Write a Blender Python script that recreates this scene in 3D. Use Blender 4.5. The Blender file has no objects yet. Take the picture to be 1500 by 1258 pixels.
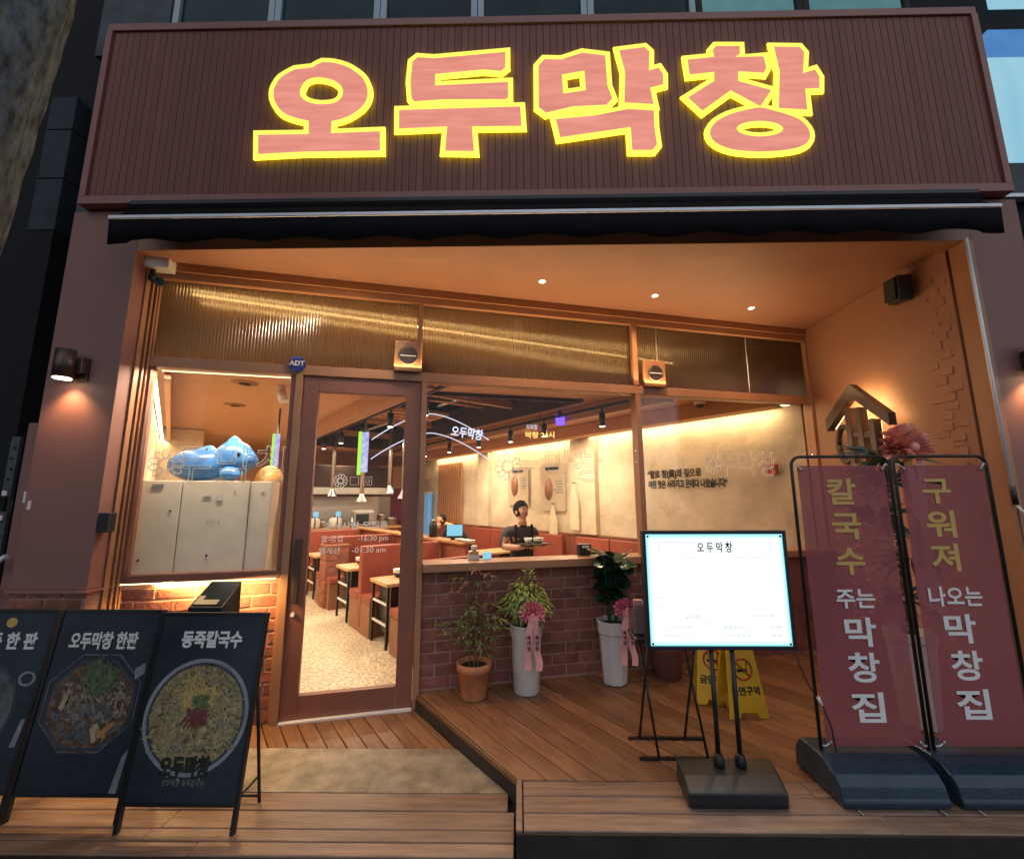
import bpy, bmesh, math, random
from mathutils import Vector, Matrix, Euler
random.seed(7)
R = math.radians
S = 1.165                      # the plan below is drawn with the eye at 1.5; this brings it to metres
scene = bpy.context.scene
C = scene.collection

# ------------------------------------------------------------------ camera
cam = bpy.data.cameras.new('camera'); camo = bpy.data.objects.new('camera', cam); C.objects.link(camo)
cam.sensor_width = 36.0; cam.lens = 36.0 * 630 / 1500; cam.clip_start = .05; cam.clip_end = 500
yaw, pitch, roll = -0.01476, 0.15843, -0.0037
fw = Vector((math.sin(yaw)*math.cos(pitch), math.cos(yaw)*math.cos(pitch), math.sin(pitch)))
rt = Vector((math.cos(yaw), -math.sin(yaw), 0)); up = rt.cross(fw)
r2 = math.cos(roll)*rt + math.sin(roll)*up; u2 = -math.sin(roll)*rt + math.cos(roll)*up
camo.matrix_world = Matrix(((r2.x, u2.x, -fw.x, 0), (r2.y, u2.y, -fw.y, 0), (r2.z, u2.z, -fw.z, 1.5*S), (0, 0, 0, 1)))
scene.camera = camo

# ------------------------------------------------------------------ night sky and the glow of the street
world = bpy.data.worlds.new('World'); scene.world = world; world.use_nodes = True
wn = world.node_tree.nodes; wl = world.node_tree.links; wn.clear()
sky = wn.new('ShaderNodeTexSky'); sky.sky_type = 'NISHITA'; sky.sun_disc = False
sky.sun_elevation = R(-7); sky.sun_rotation = R(160); sky.air_density = 1.4; sky.ozone_density = 3
bg = wn.new('ShaderNodeBackground'); bg.inputs['Strength'].default_value = .1
wo = wn.new('ShaderNodeOutputWorld')
wl.new(sky.outputs[0], bg.inputs['Color']); wl.new(bg.outputs[0], wo.inputs['Surface'])
sun = bpy.data.lights.new('sun', 'SUN'); sun.energy = 1.65; sun.angle = R(110); sun.color = (.80, .89, 1.0)
suno = bpy.data.objects.new('sun', sun); C.objects.link(suno)
suno.rotation_euler = Vector((-.15, 1, -.42)).to_track_quat('-Z', 'Y').to_euler()

scene.view_settings.view_transform = 'Standard'; scene.view_settings.look = 'None'
scene.view_settings.exposure = 0.0; scene.view_settings.gamma = 1.0; scene.view_settings.use_curve_mapping = False
scene.render.engine = 'CYCLES'
scene.cycles.use_denoising = True; scene.cycles.max_bounces = 8; scene.cycles.diffuse_bounces = 4
scene.cycles.transparent_max_bounces = 16; scene.cycles.sample_clamp_indirect = 4
scene.cycles.caustics_reflective = False; scene.cycles.caustics_refractive = False

WARM = (1.0, .60, .28)
def lamp(kind, name, loc, energy, color=WARM, aim=None, size=.1, sizey=None, spot=120, blend=.6):
    l = bpy.data.lights.new(name, kind); l.energy = energy*S*S; l.color = color
    if kind == 'AREA':
        l.size = size*S
        if sizey: l.shape = 'RECTANGLE'; l.size_y = sizey*S
    elif kind == 'SPOT':
        l.spot_size = R(spot); l.spot_blend = blend; l.shadow_soft_size = size*S
    else: l.shadow_soft_size = size*S
    o = bpy.data.objects.new(name, l); C.objects.link(o); o.location = Vector(loc)*S; o['kind'] = 'helper'
    if aim is not None: o.rotation_euler = Vector(aim).to_track_quat('-Z', 'Y').to_euler()
    return o

# ------------------------------------------------------------------ materials
MATS = {}
def pm(name, col, rough=.6, metal=0, var=.18, scale=6, bump=.08, bscale=60, emit=None, estr=0, stretch=(1, 1, 1), rnd=0, col2=None, spec=.5, detail=5, rvar=.0, coat=0):
    m = bpy.data.materials.new(name); m.use_nodes = True; nt = m.node_tree; N = nt.nodes; L = nt.links
    b = N['Principled BSDF']; b.inputs['Roughness'].default_value = rough; b.inputs['Metallic'].default_value = metal
    b.inputs['Specular IOR Level'].default_value = spec; b.inputs['Coat Weight'].default_value = coat
    tc = N.new('ShaderNodeTexCoord'); mp = N.new('ShaderNodeMapping'); mp.inputs['Scale'].default_value = stretch
    L.new(tc.outputs['Object'], mp.inputs['Vector'])
    n1 = N.new('ShaderNodeTexNoise'); n1.inputs['Scale'].default_value = scale; n1.inputs['Detail'].default_value = detail; n1.inputs['Roughness'].default_value = .6
    L.new(mp.outputs[0], n1.inputs['Vector'])
    rmp = N.new('ShaderNodeValToRGB'); c = Vector(col)
    lo = c*(1-var*1.6); hi = c*(1+var*1.2) if col2 is None else Vector(col2)
    rmp.color_ramp.elements[0].position = .3; rmp.color_ramp.elements[1].position = .7
    rmp.color_ramp.elements[0].color = (*lo, 1); rmp.color_ramp.elements[1].color = (*[min(.95, x) for x in hi], 1)
    L.new(n1.outputs['Fac'], rmp.inputs[0]); out = rmp.outputs[0]
    if rnd:
        oi = N.new('ShaderNodeObjectInfo'); mr = N.new('ShaderNodeMapRange'); mr.inputs['To Min'].default_value = 1-rnd; mr.inputs['To Max'].default_value = 1+rnd*.8
        L.new(oi.outputs['Random'], mr.inputs['Value'])
        hs = N.new('ShaderNodeHueSaturation'); L.new(out, hs.inputs['Color']); L.new(mr.outputs[0], hs.inputs['Value']); out = hs.outputs[0]
        ad = N.new('ShaderNodeVectorMath'); ad.operation = 'ADD'; L.new(tc.outputs['Object'], ad.inputs[0])
        ml = N.new('ShaderNodeVectorMath'); ml.operation = 'SCALE'; ml.inputs[0].default_value = (37, 11, 23); L.new(oi.outputs['Random'], ml.inputs['Scale'])
        L.new(ml.outputs[0], ad.inputs[1]); L.new(ad.outputs[0], mp.inputs['Vector'])
    L.new(out, b.inputs['Base Color'])
    if rvar:
        m2 = N.new('ShaderNodeMapRange'); m2.inputs['To Min'].default_value = max(.02, rough-rvar); m2.inputs['To Max'].default_value = min(1, rough+rvar)
        L.new(n1.outputs['Fac'], m2.inputs['Value']); L.new(m2.outputs[0], b.inputs['Roughness'])
    if bump:
        n2 = N.new('ShaderNodeTexNoise'); n2.inputs['Scale'].default_value = bscale; n2.inputs['Detail'].default_value = 4
        L.new(mp.outputs[0], n2.inputs['Vector'])
        bp = N.new('ShaderNodeBump'); bp.inputs['Strength'].default_value = bump; bp.inputs['Distance'].default_value = .02
        L.new(n2.outputs['Fac'], bp.inputs['Height']); L.new(bp.outputs[0], b.inputs['Normal'])
    if emit:
        b.inputs['Emission Color'].default_value = (*emit, 1); b.inputs['Emission Strength'].default_value = estr
    MATS[name] = m
    return m

def em(name, col, strength, streak=None):
    m = bpy.data.materials.new(name); m.use_nodes = True; nt = m.node_tree; N = nt.nodes; L = nt.links
    N.remove(N['Principled BSDF']); e = N.new('ShaderNodeEmission'); e.inputs['Color'].default_value = (*col, 1); e.inputs['Strength'].default_value = strength
    L.new(e.outputs[0], N['Material Output'].inputs['Surface'])
    if streak:
        tc = N.new('ShaderNodeTexCoord'); mp = N.new('ShaderNodeMapping'); mp.inputs['Scale'].default_value = streak[0]
        n1 = N.new('ShaderNodeTexNoise'); n1.inputs['Scale'].default_value = streak[1]; n1.inputs['Detail'].default_value = 4
        L.new(tc.outputs['Object'], mp.inputs[0]); L.new(mp.outputs[0], n1.inputs['Vector'])
        rp = N.new('ShaderNodeValToRGB'); rp.color_ramp.elements[0].position = .3; rp.color_ramp.elements[1].position = .72
        rp.color_ramp.elements[0].color = (*streak[2], 1); rp.color_ramp.elements[1].color = (*col, 1)
        L.new(n1.outputs['Fac'], rp.inputs[0]); L.new(rp.outputs[0], e.inputs['Color'])
    MATS[name] = m
    return m

def glass(name, tint, ior=1.45, rough=0.0, gl=1.0):
    m = bpy.data.materials.new(name); m.use_nodes = True; nt = m.node_tree; N = nt.nodes; L = nt.links
    N.remove(N['Principled BSDF'])
    t = N.new('ShaderNodeBsdfTransparent'); t.inputs[0].default_value = (*tint, 1)
    g = N.new('ShaderNodeBsdfGlossy'); g.inputs['Roughness'].default_value = rough; g.inputs['Color'].default_value = (gl, gl, gl, 1)
    f = N.new('ShaderNodeFresnel'); ge = N.new('ShaderNodeNewGeometry'); mr = N.new('ShaderNodeMapRange')
    mr.inputs['To Min'].default_value = ior; mr.inputs['To Max'].default_value = 1/ior      # same mirror share on both faces of the thin sheet
    L.new(ge.outputs['Backfacing'], mr.inputs['Value']); L.new(mr.outputs[0], f.inputs['IOR'])
    x = N.new('ShaderNodeMixShader'); L.new(f.outputs[0], x.inputs[0]); L.new(t.outputs[0], x.inputs[1]); L.new(g.outputs[0], x.inputs[2])
    L.new(x.outputs[0], N['Material Output'].inputs['Surface']); MATS[name] = m
    return m

def seethrough(name, col, alpha, rough=.7, trans=.3):
    m = pm(name, col, rough, var=.06, scale=3, bump=.05)
    nt = m.node_tree; N = nt.nodes; L = nt.links; b = N['Principled BSDF']; b.inputs['Alpha'].default_value = alpha
    return m

paint = pm('terracotta paint', (.335, .160, .094), .55, var=.06, scale=2.5, bump=.12, bscale=90)
pillarp = pm('brown pillar paint', (.27, .125, .105), .6, var=.05, scale=2, bump=.1, bscale=120)
signp = pm('sign slat brown', (.225, .082, .066), .62, var=.07, scale=3, stretch=(1, 1, .1), bump=.04, rnd=.07, spec=.3)
signframe = pm('sign frame brown', (.29, .112, .092), .45, var=.05, bump=.04)
doorp = pm('door brown', (.24, .092, .062), .45, var=.08, scale=4, bump=.05)
framep = pm('frame terracotta', (.40, .195, .10), .45, var=.06, scale=4, bump=.05)
brickm = pm('brick red', (.27, .095, .068), .75, var=.25, scale=9, bump=.35, bscale=45, rnd=.2)
mortar = pm('mortar', (.40, .225, .18), .9, var=.15, scale=20, bump=.4, bscale=90)
plank = pm('deck wood', (.24, .118, .06), .42, var=.22, scale=5, stretch=(1, 9, 9), bump=.25, bscale=18, rnd=.27, rvar=.12)
borderw = pm('cool-lit border wood', (.29, .185, .135), .34, var=.22, scale=4, stretch=(.7, 7, 7), bump=.22, bscale=16, rnd=.12, rvar=.12)  # deck wood greyed, the cool street light put into its colour
darkbase = pm('dark joist', (.03, .022, .02), .9)
slabm = pm('entrance concrete', (.27, .225, .17), .5, var=.3, scale=7, bump=.35, bscale=60, rvar=.1)
asphalt = pm('asphalt', (.045, .045, .05), .85, var=.25, scale=20, bump=.5, bscale=120)
black = pm('black metal', (.012, .012, .014), .4, var=.1, bump=.03)
blackp = pm('black plastic', (.015, .018, .024), .45, var=.12, bump=.05)
rubber = pm('soft black', (.02, .02, .02), .8)
steel = pm('brushed steel', (.5, .5, .5), .35, 1.0, var=.1, stretch=(1, 1, 10))
whitep = pm('white paint', (.75, .73, .70), .5, var=.06, bump=.05)
fabricb = pm('black awning cloth', (.010, .009, .012), .95, var=.15, bump=.1, bscale=200, spec=.1)
alu = pm('pale aluminium', (.85, .85, .9), .4, .1, var=.05)
clear = glass('window glass', (.98, .97, .95), 1.22)
clear2 = glass('side window glass', (.98, .97, .95), 1.5)
acryl = glass('clear acrylic', (.80, .85, .86), 1.5)
yel = em('sign yellow', (1.0, 1.0, .13), 1.15)
yels = em('sign side yellow', (.93, 1.0, .05), 2.3)
pink = em('sign pink face', (.90, .34, .27), 1.0, ((1, 1, 7), 2.6, (.72, .25, .20)))
cove = em('cove light', (1.0, .82, .52), 5)
covew = em('cove soft', (1.0, .74, .38), 3.5)
bulb = em('lamp glow', (1.0, .80, .50), 14)
mlight = em('menu light', (.92, 1.0, 1.0), 1.3); mmid = em('menu edge light', (.72, .98, 1.0), 1.1)
mrim = em('menu rim light', (.35, .90, 1.0), 1.1)
ink = pm('dark ink', (.02, .02, .02), .8, bump=0)
inkgrey = pm('grey ink', (.20, .22, .22), .8, bump=0)
whiteprint = pm('white print', (.88, .85, .83), .6, var=.04, bump=0)
yelprint = pm('yellow print', (.66, .43, .12), .6, var=.04, bump=0)
decal = pm('white decal', (.85, .78, .68), .5, var=.02, bump=0, emit=(1, .85, .65), estr=.12)
navy = pm('navy poster', (.022, .03, .045), .45, var=.25, scale=3, bump=.05)
banner = seethrough('banner cloth', (.33, .075, .088), .84)
waterbase = pm('navy plastic base', (.02, .042, .07), .26, var=.15, scale=5, bump=.06, rvar=.08)
yplast = pm('yellow plastic', (.78, .50, .03), .4, var=.07, bump=.06)
redprint = pm('red print', (.45, .05, .03), .6, bump=0)
terra = pm('terracotta clay', (.52, .22, .10), .75, var=.15, scale=9, bump=.2)
cera = pm('white ceramic', (.72, .69, .66), .28, var=.05, bump=.03)
pinkpot = pm('dull pink pot', (.28, .13, .11), .6, var=.1)
soil = pm('potting soil', (.05, .03, .02), .95, bump=.6)
leafy = pm('yellow green leaf', (.30, .37, .09), .5, var=.45, scale=14, bump=.03, rnd=.2)
leafr = pm('reddish leaf', (.26, .15, .07), .5, var=.5, scale=10, bump=.03, rnd=.2, col2=(.34, .10, .06))
leafg = pm('nandina green leaf', (.19, .24, .07), .5, var=.4, scale=12, bump=.03)
leafd = pm('dark glossy leaf', (.035, .075, .042), .26, var=.4, scale=9, bump=.05, rnd=.35)
bark = pm('thin stem bark', (.14, .09, .05), .8)
ribbon = pm('pink ribbon', (.95, .30, .40), .42, var=.15, scale=8, bump=.08)
ribbonp = pm('pale pink ribbon', (.88, .40, .38), .5, var=.12, scale=8, bump=.05)
blossom = pm('pink blossom', (.88, .40, .40), .7, var=.4, scale=12, bump=.2)
plaster = pm('beige plaster', (.60, .50, .365), .85, var=.16, scale=2.2, bump=.25, bscale=14)
ceilp = pm('interior ceiling paint', (.52, .28, .16), .7, var=.05, bump=.05)
darkceil = pm('open dark ceiling', (.045, .022, .016), .8, var=.2)
timber = pm('orange timber', (.42, .21, .09), .5, var=.15, stretch=(9, 1, 9), bump=.1)
wainm = pm('wainscot red', (.28, .085, .055), .6, var=.12, bump=.1, rnd=.12)
seatm = pm('red upholstery', (.27, .062, .04), .5, var=.12, bump=.06)
woodb = pm('booth wood', (.26, .11, .06), .5, var=.15, stretch=(2, 2, 9))
tabletop = pm('light table top', (.56, .38, .20), .35, var=.1, stretch=(8, 1, 1))
cabw = pm('stained white board', (.78, .71, .58), .5, var=.07, scale=5, bump=0)
blue = pm('blue glossy vinyl', (.035, .12, .46), .25, var=.3, scale=3, bump=.02, col2=(.09, .32, .74))
orangev = pm('orange vinyl', (.70, .36, .10), .4, var=.1)
cloth = pm('pale apron cloth', (.66, .55, .40), .85, var=.1, bump=.2)
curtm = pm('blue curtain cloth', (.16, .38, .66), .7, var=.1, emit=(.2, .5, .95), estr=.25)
skin = pm('skin', (.55, .31, .20), .5, var=.06, bump=.05)
hairm = pm('black hair', (.012, .010, .009), .9, spec=.1, var=.3, scale=30)
tee = pm('charcoal tee', (.05, .05, .055), .85, var=.15, bump=.2)
apron = pm('black apron cloth', (.012, .012, .014), .85)
bluegl = em('pale screen', (.30, .72, .95), 1.0)
reflw = em('white neon', (.72, .78, 1.0), 1.25)  # this and the next four: glow colours of street signs reflected in the glass
reflb = em('blue neon', (.12, .06, 1.0), 3.0)
refly = em('yellow neon', (1.0, .62, .16), 1.6)
reflg = em('green sign reflection', (.45, 1.0, .08), 1.1)
reflp = em('violet sign reflection', (.30, .26, .85), 1.0, ((1, 1, 1), 14, (.75, .85, 1)))
shopw = em('pale blue sign light', (.46, .80, .93), .78, ((1, 1, .3), 3, (.32, .68, .90)))
shopb = em('blue sign band light', (.10, .33, .82), .62, ((1, 1, 1), 4, (.16, .42, .86)))
litwin = em('lit frosted pane', (.20, .42, .45), .52, ((1, 1, 1), 3, (.14, .34, .38)))
concd = pm('dark concrete', (.075, .08, .095), .85, var=.2, scale=4, bump=.2)
nightwall = pm('night wall', (.0025, .003, .005), .9)
winframe = pm('pale window frame', (.34, .42, .46), .4, var=.05)
winglass = pm('dark teal pane', (.010, .028, .036), .2, var=.3, scale=2, bump=0, spec=.12)
barkm = pm('grey tree bark', (.05, .078, .115), .95, var=.5, scale=18, bump=.9, bscale=34, stretch=(1, 1, .5), col2=(.19, .27, .38), detail=9)
brass = pm('dark bronze', (.10, .07, .06), .4, .5)
badge = pm('navy badge', (.01, .025, .20), .3, bump=0)

def terrazzo():
    m = pm('speckled floor', (.55, .43, .27), .45, var=.1, scale=60, bump=.05)
    nt = m.node_tree; N = nt.nodes; L = nt.links; b = N['Principled BSDF']
    tc = N.new('ShaderNodeTexCoord'); v = N.new('ShaderNodeTexNoise'); v.inputs['Scale'].default_value = 34; v.inputs['Detail'].default_value = 6; L.new(tc.outputs['Object'], v.inputs['Vector'])
    rp = N.new('ShaderNodeValToRGB'); rp.color_ramp.elements[0].position = .42; rp.color_ramp.elements[1].position = .58
    rp.color_ramp.elements[0].color = (.40, .32, .21, 1); rp.color_ramp.elements[1].color = (.72, .63, .48, 1)
    L.new(v.outputs['Fac'], rp.inputs[0]); L.new(rp.outputs[0], b.inputs['Base Color'])
    return m
terraz = terrazzo()

def refr(name, tint):
    m = bpy.data.materials.new(name); m.use_nodes = True; nt = m.node_tree; N = nt.nodes; L = nt.links
    N.remove(N['Principled BSDF'])
    t = N.new('ShaderNodeBsdfRefraction'); t.inputs['Color'].default_value = (*tint, 1); t.inputs['IOR'].default_value = 1.35; t.inputs['Roughness'].default_value = .30
    g = N.new('ShaderNodeBsdfGlossy'); g.inputs['Roughness'].default_value = .16
    d = N.new('ShaderNodeBsdfTranslucent'); d.inputs[0].default_value = (*tint, 1)
    x = N.new('ShaderNodeMixShader'); x.inputs[0].default_value = .035
    y = N.new('ShaderNodeMixShader'); y.inputs[0].default_value = .3
    tr = N.new('ShaderNodeBsdfTransparent'); tr.inputs[0].default_value = (*tint, 1); w = N.new('ShaderNodeMixShader'); w.inputs[0].default_value = .45
    L.new(t.outputs[0], w.inputs[1]); L.new(tr.outputs[0], w.inputs[2]); L.new(w.outputs[0], y.inputs[1]); L.new(d.outputs[0], y.inputs[2])
    L.new(y.outputs[0], x.inputs[1]); L.new(g.outputs[0], x.inputs[2]); L.new(x.outputs[0], N['Material Output'].inputs['Surface'])
    return m
reeded = refr('reeded glass', (.74, .66, .53))

def food(name, colors, scale, base=(.12, .08, .05), rough=.4):
    """flat print of food: several noise layers of colour"""
    m = pm(name, base, rough, bump=0); nt = m.node_tree; N = nt.nodes; L = nt.links; b = N['Principled BSDF']
    tc = N.new('ShaderNodeTexCoord'); prev = None
    for i, (c, pos) in enumerate(colors):
        n = N.new('ShaderNodeTexNoise'); n.inputs['Scale'].default_value = scale*(1+.35*i); n.inputs['Detail'].default_value = 6; n.inputs['Distortion'].default_value = 1.2
        mp = N.new('ShaderNodeMapping'); mp.inputs['Location'].default_value = (i*7.3, i*2.1, i*3.7); L.new(tc.outputs['Object'], mp.inputs[0]); L.new(mp.outputs[0], n.inputs['Vector'])
        rp = N.new('ShaderNodeValToRGB'); rp.color_ramp.elements[0].position = pos; rp.color_ramp.elements[1].position = pos+.06
        rp.color_ramp.elements[0].color = (0, 0, 0, 1); rp.color_ramp.elements[1].color = (1, 1, 1, 1); L.new(n.outputs['Fac'], rp.inputs[0])
        mx = N.new('ShaderNodeMix'); mx.data_type = 'RGBA'; L.new(rp.outputs[0], mx.inputs[0])
        if prev is None: mx.inputs[6].default_value = (*base, 1)
        else: L.new(prev, mx.inputs[6])
        mx.inputs[7].default_value = (*c, 1); prev = mx.outputs[2]
    L.new(prev, b.inputs['Base Color'])
    return m
noodle = food('noodle soup print', [((.27, .21, .105), .42), ((.42, .34, .18), .54), ((.08, .055, .03), .60), ((.36, .28, .11), .60)], 20, (.13, .095, .05))
grillf = food('grilled meat print', [((.15, .08, .05), .45), ((.24, .14, .09), .55), ((.05, .03, .02), .58), ((.30, .20, .13), .64)], 20, (.09, .05, .035))

# ------------------------------------------------------------------ mesh tools
class MB:
    def __init__(s): s.v = []; s.f = []; s.m = []; s.sm = []
    def add(s, vs, fs, mi=0, M=None, smooth=False):
        o = len(s.v)
        for p in vs:
            p = Vector(p); s.v.append(M @ p if M is not None else p)
        for f in fs: s.f.append([i+o for i in f]); s.m.append(mi); s.sm.append(smooth)
        return s
    def box(s, x0, x1, y0, y1, z0, z1, mi=0, M=None):
        return s.add([(x0,y0,z0),(x1,y0,z0),(x1,y1,z0),(x0,y1,z0),(x0,y0,z1),(x1,y0,z1),(x1,y1,z1),(x0,y1,z1)],
                     [(0,3,2,1),(4,5,6,7),(0,1,5,4),(1,2,6,5),(2,3,7,6),(3,0,4,7)], mi, M)
    def prism(s, pts, z0, z1, mi=0, M=None):
        n = len(pts); a = sum(pts[i][0]*pts[(i+1)%n][1]-pts[(i+1)%n][0]*pts[i][1] for i in range(n))
        if a < 0: pts = pts[::-1]
        return s.add([(x,y,z0) for x,y in pts]+[(x,y,z1) for x,y in pts],
                     [tuple(range(n-1,-1,-1)), tuple(range(n,2*n))]+[(i,(i+1)%n,(i+1)%n+n,i+n) for i in range(n)], mi, M)
    def tube(s, pts, r, n=8, mi=0, M=None, caps=True):
        pts = [Vector(p) for p in pts]; vs = []; k = len(pts); rs = r if isinstance(r, (list, tuple)) else [r]*k
        prevx = None
        for i, p in enumerate(pts):
            d = (pts[min(i+1,k-1)]-pts[max(i-1,0)]).normalized()
            if prevx is None:
                a = Vector((0,0,1)) if abs(d.z) < .9 else Vector((1,0,0)); x = d.cross(a).normalized()
            else:
                x = (prevx - d*prevx.dot(d)).normalized()
            prevx = x; y = d.cross(x)
            for j in range(n):
                t = 2*math.pi*j/n; vs.append(p+x*math.cos(t)*rs[i]+y*math.sin(t)*rs[i])
        fs = [(i*n+j, i*n+(j+1)%n, (i+1)*n+(j+1)%n, (i+1)*n+j) for i in range(k-1) for j in range(n)]
        s.add(vs, fs, mi, M, True)
        if caps: s.add(vs[:n], [tuple(range(n-1,-1,-1))], mi, M); s.add(vs[-n:], [tuple(range(n))], mi, M)
        return s
    def lathe(s, prof, n=24, c=(0,0,0), mi=0, M=None, smooth=True, cap=True):
        vs = [(c[0]+r*math.cos(2*math.pi*j/n), c[1]+r*math.sin(2*math.pi*j/n), c[2]+z) for r, z in prof for j in range(n)]
        k = len(prof)
        s.add(vs, [(i*n+j, i*n+(j+1)%n, (i+1)*n+(j+1)%n, (i+1)*n+j) for i in range(k-1) for j in range(n)], mi, M, smooth)
        if cap:
            s.add(vs[:n], [tuple(range(n-1,-1,-1))], mi, M); s.add(vs[-n:], [tuple(range(n))], mi, M)
        return s
    def sphere(s, c, r, mi=0, M=None, u=14, v=9):
        r = r if isinstance(r, (list, tuple)) else (r, r, r); vs = []
        for i in range(v+1):
            a = math.pi*i/v
            for j in range(u):
                t = 2*math.pi*j/u; vs.append((c[0]+r[0]*math.sin(a)*math.cos(t), c[1]+r[1]*math.sin(a)*math.sin(t), c[2]+r[2]*math.cos(a)))
        return s.add(vs, [(i*u+j, (i+1)*u+j, (i+1)*u+(j+1)%u, i*u+(j+1)%u) for i in range(v) for j in range(u)], mi, M, True)
    def build(s, name, mats, parent=None, loc=(0,0,0), rot=(0,0,0), bevel=0, seg=2):
        me = bpy.data.meshes.new(name); me.from_pydata(s.v, [], s.f)
        for m in (mats if isinstance(mats, (list, tuple)) else [mats]): me.materials.append(m)
        for p, mi, sm in zip(me.polygons, s.m, s.sm): p.material_index = mi; p.use_smooth = sm
        bm = bmesh.new(); bm.from_mesh(me); bmesh.ops.remove_doubles(bm, verts=bm.verts, dist=1e-5)
        if bevel:
            es = [e for e in bm.edges if len(e.link_faces) == 2 and e.calc_face_angle(0) > .6]
            bmesh.ops.bevel(bm, geom=es, offset=bevel, segments=seg, affect='EDGES', clamp_overlap=True, profile=.6)
        bm.to_mesh(me); bm.free()
        return link(name, me, parent, loc, rot)
def link(name, me, parent=None, loc=(0,0,0), rot=(0,0,0)):
    o = bpy.data.objects.new(name, me); C.objects.link(o); o.location = loc; o.rotation_euler = rot
    if parent is not None: o.parent = parent
    return o
def tag(o, label, cat, group=None):
    o['label'] = label; o['category'] = cat
    if group: o['group'] = group
    return o
def thing(name, label, cat, loc=(0,0,0), rz=0, group=None, rot=None):
    o = bpy.data.objects.new(name, None); C.objects.link(o); o.location = loc; o.rotation_euler = rot if rot else (0,0,rz)
    o.empty_display_size = .1
    return tag(o, label, cat, group)
def struct(o): o['kind'] = 'structure'; return o
def stuff(o): o['kind'] = 'stuff'; return o
def bx(name, mats, parent, x0, x1, y0, y1, z0, z1, bevel=0, **k): return MB().box(x0,x1,y0,y1,z0,z1).build(name, mats, parent, bevel=bevel, **k)
def copy_tree(o, loc, rz=None, label=None, parent=None):
    c = o.copy(); C.objects.link(c); c.parent = parent
    if parent is None:
        c.location = loc
        if rz is not None: c.rotation_euler = (0,0,rz)
        if label: c['label'] = label
    for ch in list(o.children): copy_tree(ch, None, parent=c)
    return c
def clip(poly, a, b, c):       # keep a*x+b*y>=c
    out = []
    for i in range(len(poly)):
        p, q = poly[i], poly[(i+1)%len(poly)]; dp = a*p[0]+b*p[1]-c; dq = a*q[0]+b*q[1]-c
        if dp >= 0: out.append(p)
        if (dp >= 0) != (dq >= 0):
            t = dp/(dp-dq); out.append((p[0]+(q[0]-p[0])*t, p[1]+(q[1]-p[1])*t))
    return out
def text_mesh(body, size, offset=0, extrude=.001, bevel=0, fill=True, align='CENTER', lines=1.0):
    cu = bpy.data.curves.new('text', 'FONT'); cu.body = body; cu.size = size; cu.offset = offset; cu.extrude = extrude
    cu.align_x = align; cu.align_y = 'CENTER'; cu.space_line = lines; cu.resolution_u = 3
    if not fill: cu.fill_mode = 'NONE'; cu.bevel_depth = bevel; cu.bevel_resolution = 0; cu.extrude = 0
    o = bpy.data.objects.new('text', cu); C.objects.link(o); bpy.context.view_layer.update()
    me = bpy.data.meshes.new_from_object(o.evaluated_get(bpy.context.evaluated_depsgraph_get()))
    bpy.data.objects.remove(o); bpy.data.curves.remove(cu); me.name = 'lettering'; me.materials.clear()
    return me
def text(body, size, mat, parent, loc, rz=0, rot=None, name='lettering', width=None, sx=1, **k):
    me = text_mesh(body, size, **k); me.materials.append(mat)
    if width:
        w = max(v.co.x for v in me.vertices)-min(v.co.x for v in me.vertices); sx = width/w
    if sx != 1: me.transform(Matrix.Diagonal((sx, 1, 1, 1)))
    o = link(name, me, parent, loc, rot if rot else (R(90), 0, rz))
    return o
def outline_shape(loops, off, y0, y1):
    """filled 2-D curve with holes, grown by off, standing in XZ between y0 and y1"""
    cu = bpy.data.curves.new('shape', 'CURVE'); cu.dimensions = '2D'; cu.fill_mode = 'BOTH'; cu.extrude = (y1-y0)/2; cu.offset = 0
    for li, lp in enumerate(loops):
        ar = sum(lp[i][0]*lp[(i+1)%len(lp)][1]-lp[(i+1)%len(lp)][0]*lp[i][1] for i in range(len(lp)))
        pts = list(lp) if ar > 0 else list(lp)[::-1]
        if off: pts = grow(pts, off if li == 0 else -off)
        sp = cu.splines.new('POLY'); sp.points.add(len(pts)-1); sp.use_cyclic_u = True
        for p, q in zip(sp.points, pts): p.co = (q[0], q[1], 0, 1)
    o = bpy.data.objects.new('shape', cu); C.objects.link(o); bpy.context.view_layer.update()
    me = bpy.data.meshes.new_from_object(o.evaluated_get(bpy.context.evaluated_depsgraph_get()))
    bpy.data.objects.remove(o); bpy.data.curves.remove(cu)
    me.transform(Matrix.Translation((0, (y0+y1)/2, 0)) @ Matrix.Rotation(R(90), 4, 'X'))
    me.materials.clear()
    return me
def grow(pts, d):
    n = len(pts); out = []
    for i in range(n):
        a, b, c = Vector(pts[i-1]), Vector(pts[i]), Vector(pts[(i+1)%n])
        e1 = (b-a).normalized(); e2 = (c-b).normalized(); n1 = Vector((e1.y, -e1.x)); n2 = Vector((e2.y, -e2.x))
        m = (n1+n2); l = m.length
        if l < .2: out.append(tuple(b+n1*d)); continue
        m /= l; k = min(d/max(.35, m.dot(n1)), d*2.0) if d > 0 else max(d/max(.35, m.dot(n1)), d*2.0)
        out.append(tuple(b+m*k))
    return out

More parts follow.
